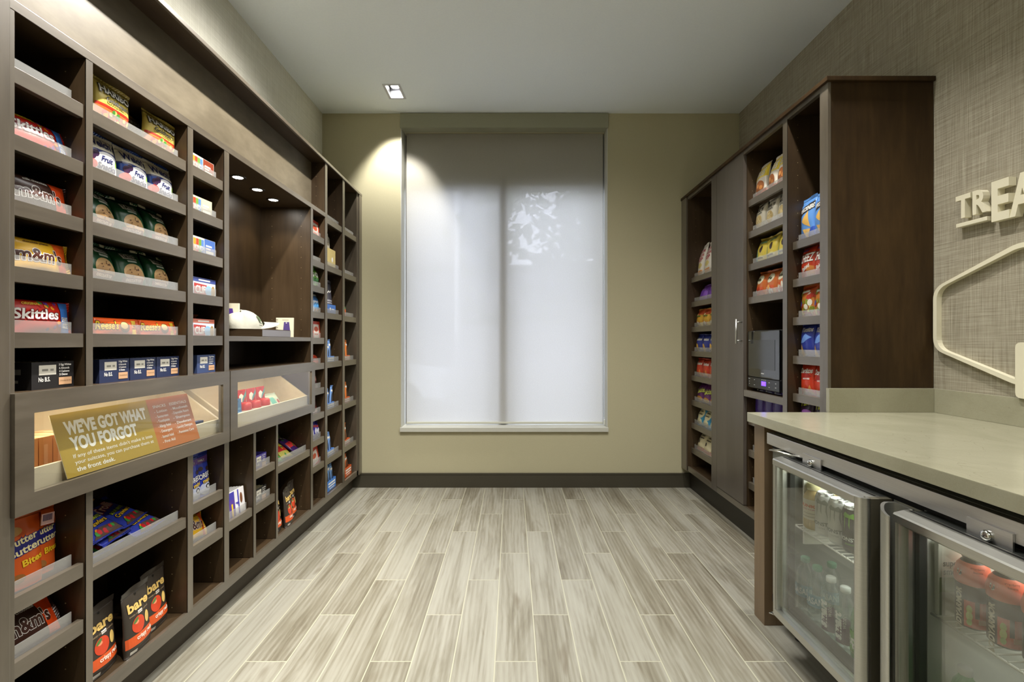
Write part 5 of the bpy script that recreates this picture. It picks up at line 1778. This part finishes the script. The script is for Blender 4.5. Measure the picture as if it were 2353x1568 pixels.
def barbox(y, z, W, col, colw, label, n, rnd_seed, tall=.12, blabel='', grp='', h=.05):
    carton('snack_bar_box', label, 'snack bar box', (-1.303, y + (.035 if y < 3.5 else .065), z), LEFT_RZ, W, .07, h, col, [('r', .08, .62, .92, .78, WH), ('r', .08, .36, .92, .50, WH), SC(.5, .18, .14, WH, .6)], open_top=True, group=grp + ' boxes')
    rr = random.Random(rnd_seed)
    W_IN = ORD.get(n, [''] * n)
    for k in range(n):
        yy = y - W / 2 + W * (k + .5) / n
        small('snack_bar', '%s, %s' % (blabel, W_IN[k]), 'snack bar', -1.318, yy, z + .004, .042, tall + rr.uniform(-.02, .02), .016, colw, [('e', .5, .45, .32, .25, tuple(int(c * .45) for c in colw)), ('r', .12, .75, .88, .84, WH)], group=grp + ' bars', roll=rr.uniform(-.10, .16), lean=rr.uniform(-.02, .18))


for q, z in enumerate((1.057, .734, .405)):
    barbox(3.330, z - SF, .130, (96, 140, 206), (120, 160, 220), 'light blue snack bar display box, %s of the three in the second far bay' % ('upper', 'middle', 'lower')[q], 3, q, .145, 'light blue snack bar standing in the %s light blue box' % ('upper', 'middle', 'lower')[q], 'light blue')
barbox(3.350, .158, .150, (72, 128, 206), (120, 165, 220), 'light blue snack bar display box on the floor of the second far bay', 4, 9, .150, 'light blue snack bar standing in the floor box', 'light blue', h=.07)
small('candy_bag', 'small pink candy bag peeking out in the last left bay, upper shelf', 'candy bag', -1.31, 3.600, 1.708 - SF, .05, .125, .03, (216, 80, 90), [('r', .1, .2, .9, .5, WH)])
small('candy_bag', 'small orange and green candy bag peeking out in the last left bay', 'candy bag', -1.31, 3.615, 1.386 - SF, .07, .115, .03, (214, 100, 50), [('e', .5, .7, .3, .1, (90, 150, 90)), ('r', .1, .1, .9, .3, (190, 40, 40))])
for q, z in enumerate((1.054, .732, .410)):
    barbox(3.635, z - SF, .120, (206, 100, 50), (226, 130, 60), 'orange snack bar display box, %s of the three in the last left bay' % ('upper', 'middle', 'lower')[q], 3, 20 + q, .140, 'orange snack bar standing in the %s orange box' % ('upper', 'middle', 'lower')[q], 'orange')
barbox(3.660, .158, .140, (206, 92, 40), (226, 120, 60), 'orange snack bar display box on the floor of the last left bay', 3, 30, .150, 'orange snack bar standing in the floor box', 'orange', h=.07)


# --- right cabinet
def rb(nm, label, cat, y, zt, W, H, Tk, col, pr=(), x=None, **k):
    k.setdefault('lean', .10)
    return bag(nm, label, cat, ((1.446 + Tk * .45) if x is None else x, y, zt - SF), RIGHT_RZ, W, H, Tk, col, pr, **k)


CH = [(226, 150, 50), (240, 190, 80), (200, 90, 30)]
# far bay
A_ = [3.755, 3.630, 3.505]
rows = [
    (1.700, 3, .115, .265, (222, 216, 204), [T('BOOM', .5, .80, .10, (170, 50, 70), w=.7), T('CHICKA', .5, .66, .09, (170, 50, 70), w=.8), T('POP', .5, .52, .12, (170, 50, 70), w=.7), ('e', .55, .34, .3, .08, (206, 190, 120)), ('r', .1, .10, .9, .2, (214, 150, 90))], 'white popcorn bag with red lettering', 'popcorn bags', .22),
    (1.508, 2, .150, .140, (140, 84, 196), [('p', [(.1, .2), (.6, .3), (.9, .8), (.3, .7)], (110, 60, 170)), SC(.5, .7, .12, (190, 150, 230), .5)], 'purple chip bag', 'purple chip bags', .35),
    (1.311, 3, .125, .145, (206, 160, 50), [('r', 0, .70, 1, 1, (206, 84, 40))] + dots(40, 16, .1, .1, .9, .85, .09, [(220, 190, 70), (200, 80, 40), (236, 226, 190), (120, 150, 50)]) + [SC(.5, .62, .14, (90, 110, 30), .6)], 'yellow and orange onion ring chip bag', 'yellow and orange chip bags', .12),
    (1.120, 3, .130, .140, (44, 56, 140), [('e', .35, .30, .22, .2, (222, 176, 80)), ('p', [(.05, .05), (.5, .05), (.3, .3)], (222, 176, 80)), T('Tostitos', .5, .74, .15, WH, w=.8)], 'dark blue tortilla chip bag', 'dark blue chip bags', .1),
    (.9276, 3, .125, .145, (190, 60, 34), [('p', [(.1, .1), (.45, .1), (.3, .4)], (230, 140, 50)), ('p', [(.5, .15), (.9, .1), (.75, .45)], (230, 140, 50)), T('Doritos', .5, .74, .15, WH, w=.8)], 'red tortilla chip bag', 'red tortilla chip bags', .1),
    (.732, 3, .135, .150, (96, 40, 100), [('e', .5, .2, .4, .12, (206, 150, 60))] + TO('Takis', .5, .60, .26, (206, 214, 90), (50, 20, 60), w=.9, rot=.2), 'purple rolled chip bag with green lettering', 'purple and green chip bags', .25),
    (.551, 3, .150, .150, (60, 150, 190), [('e', .5, .62, .40, .26, (226, 220, 180)), SC(.5, .74, .10, (90, 90, 60), .4), SC(.5, .58, .10, (90, 90, 60), .5), ('e', .45, .22, .34, .16, (226, 220, 180))], 'cream and blue kettle chip bag', 'cream and blue chip bags', .32),
    (.3545, 3, .150, .150, (224, 214, 176), [('r', .02, .02, .98, .18, (206, 90, 60)), ('e', .35, .45, .10, .10, (60, 50, 40)), SC(.5, .80, .10, (90, 80, 60), .4), SC(.5, .66, .10, (90, 80, 60), .55)], 'cream and red kettle chip bag', 'cream and red chip bags', .38),
]
NTH = ('top', 'second', 'third', 'fourth', 'fifth', 'sixth', 'seventh', 'lowest')
for q, (zt, n, W, H, c, pr, lb, gr, ln) in enumerate(rows):
    ys = A_ if n == 3 else [3.71, 3.57]
    for k in range(n):
        rb('popcorn_bag' if q == 0 else 'chip_bag', '%s, %s, %s shelf of far right bay' % (lb, ORD[n][k], NTH[q]), 'chip bag' if q else 'popcorn bag', ys[k] - (.01 if q == 0 else 0) * k, zt, W, H, .055, c, pr, group=gr, lean=ln, roll=(-.10 if q == 0 else .02 * (k - 1)), sub=False)
# bay with the microwave
B_ = [2.832, 2.716, 2.600]
GOLD = [('r', .02, .58, .98, .98, (226, 200, 60)), ('r', .02, .0, .98, .20, (190, 84, 40)), ('e', .5, .32, .34, .18, (150, 90, 50)), ('e', .38, .36, .10, .06, (210, 150, 90)), ('e', .62, .28, .12, .06, (196, 130, 70))]
for k in range(3):
    rb('pretzel_bag', 'yellow and white pretzel bag, %s on the top shelf above the microwave' % ORD[3][k], 'pretzel bag', B_[k], 2.045, .124, .205, .055, (222, 214, 200), GOLD + [('p', [(.18, .60), (.82, .60), (.84, .92), (.16, .92)], (240, 222, 120))] + TO('ROLD', .5, .84, .12, WH, (70, 56, 20), w=.6, ob=.07) + TO('GOLD', .5, .69, .12, WH, (70, 56, 20), w=.62, ob=.07), group='pretzel bags', lean=.20, roll=(-.14, .06, -.10)[k], yaw=(.1, -.12, .08)[k])
    rb('chip_bag', 'white multigrain chip bag, %s on the second shelf above the microwave' % ORD[3][k], 'chip bag', B_[k], 1.855, .120, .168, .05, (224, 218, 200), [T('MULTI', .5, .72, .13, BK, w=.62), T('GRAIN', .5, .60, .08, (90, 90, 80), w=.5), ('e', .5, .34, .30, .20, (206, 184, 130))] + dots(50 + k, 12, .28, .2, .72, .48, .03, [(190, 160, 100), (232, 220, 180)]), group='white multigrain bags', lean=.14, roll=(-.1, -.04, .0)[k])
    rb('chip_bag', 'yellow snack bag with a dark emblem, %s, third shelf above the microwave' % ORD[3][k], 'chip bag', B_[k], 1.660, .124, .152, .055, (226, 204, 84), [('e', .58, .56, .13, .14, (70, 54, 44)), ('e', .15, .3, .08, .3, (90, 180, 170)), ('r', .2, .8, .8, .86, (110, 170, 150)), ('e', .55, .2, .34, .12, (236, 226, 150)), SC(.5, .90, .06, (90, 80, 40), .6), SC(.5, .22, .10, (90, 80, 40), .5)], group='yellow snack bags', lean=.18, roll=(.05, -.05, .04)[k])
    rb('chip_bag', 'orange and cream chip bag, %s on the shelf just above the microwave' % ORD[3][k], 'chip bag', B_[k], 1.462, .122, .152, .055, (206, 110, 50), [('e', .42, .70, .34, .18, (232, 226, 196)), ('p', [(.05, .05), (.95, .05), (.8, .4), (.2, .45)], (216, 90, 40))] + dots(60 + k, 10, .1, .08, .9, .4, .09, [(240, 170, 90), (232, 226, 210), (190, 60, 30)]) + [('p', [(.2, .70), (.26, .78), (.34, .70), (.42, .80), (.50, .68), (.58, .74), (.64, .66), (.5, .62), (.42, .70), (.34, .62)], (60, 60, 30))], group='orange and cream chip bags', lean=.15, roll=(.04, 0, -.04)[k])
for k in range(4):
    rb('chip_bag', 'dark purple chip bag, %s lying below the microwave' % ORD[4][k], 'chip bag', 2.835 - .095 * k, .738, .13, .215, .05, (60, 36, 120), [('r', .02, .90, .98, .96, WH), ('e', .5, .80, .3, .06, (200, 200, 230)), ('r', .1, .6, .3, .86, WH)], group='dark purple chip bags', lean=.05, roll=.02, sub=False)
# nearest bay
C_ = [2.376, 2.272]
PC = [('p', [(.02, .02), (.98, .02), (.98, .30), (.02, .18)], (50, 90, 190)), ('p', [(.28, .48), (.66, .70), (.80, .30), (.46, .40)], (222, 176, 90)), ('p', [(.30, .30), (.8, .26), (.5, .06)], (232, 190, 110)), ('p', [(.04, .62), (.96, .72), (.96, .90), (.04, .80)], (40, 40, 46)), ('t', 'POPCORNERS', .5, .76, .10, WH, {'bold': .04, 'w': .90, 'rot': .10, 'shear': .2})]
CZ = TO('CHEEZ', .5, .62, .24, WH, (90, 20, 10), w=.84, ob=.07, shear=.15) + [('r', .1, .84, .5, .90, (120, 90, 160)), ('p', [(.45, .05), (.95, .05), (.95, .34), (.6, .42)], (206, 130, 60)), T('Baked', .5, .34, .11, WH, shear=.2, rot=.3)]
rows = [
    (1.700, .120, .215, (96, 150, 220), PC, 'light blue popped corn chip bag', 'light blue chip bags', .06),
    (1.511, .124, .172, (190, 58, 30), CZ, 'red cheese cracker bag', 'red cracker bags', .10),
    (1.319, .118, .166, (196, 120, 50), [('r', 0, .72, 1, 1, (196, 84, 40))] + dots(70, 20, .1, .08, .9, .8, .10, [(226, 214, 110), (190, 60, 40), (230, 226, 210), (130, 140, 40)]) + [SC(.45, .80, .12, WH, .55), ('e', .2, .45, .10, .08, (60, 70, 140))], 'yellow and red corn chip bag', 'yellow and red chip bags', .08),
    (1.125, .118, .166, (46, 60, 150), [('p', [(.04, .45), (.5, .72), (.9, .60), (.4, .45)], (110, 150, 220)), ('p', [(.05, .05), (.4, .08), (.2, .42)], (214, 170, 70)), ('e', .68, .14, .28, .10, (96, 70, 150)), T('Tostitos', .5, .84, .14, WH, w=.78)], 'blue tortilla chip bag', 'blue tortilla chip bags', .06),
    (.935, .118, .166, (196, 58, 32), [('p', [(.1, .06), (.45, .06), (.38, .30)], (206, 130, 60)), ('p', [(.5, .08), (.92, .06), (.8, .34)], (214, 140, 70)), ('p', [(.1, .5), (.5, .78), (.9, .58)], (150, 30, 20)), T('Doritos', .5, .76, .15, WH, w=.82), T('NACHO CHEESE', .6, .52, .045, WH, w=.4)], 'red nacho chip bag', 'red nacho chip bags', .05),
    (.742, .120, .195, (50, 30, 56), TO('Takis', .5, .84, .18, (206, 214, 60), (30, 20, 40), w=.8, rot=.18) + [('e', .6, .6, .3, .06, (150, 90, 170))], 'dark purple rolled chip bag above the counter', 'dark rolled chip bags', .03)]
for q, (zt, W, H, c, pr, lb, gr, ln) in enumerate(rows):
    for k in range(2):
        rb('cracker_bag' if q == 1 else 'chip_bag', '%s, %s in the near right bay' % (lb, ORD[2][k]), 'chip bag', C_[k], zt, W, H, .05, c, pr, group=gr, lean=ln, roll=(-.06, .0)[k])
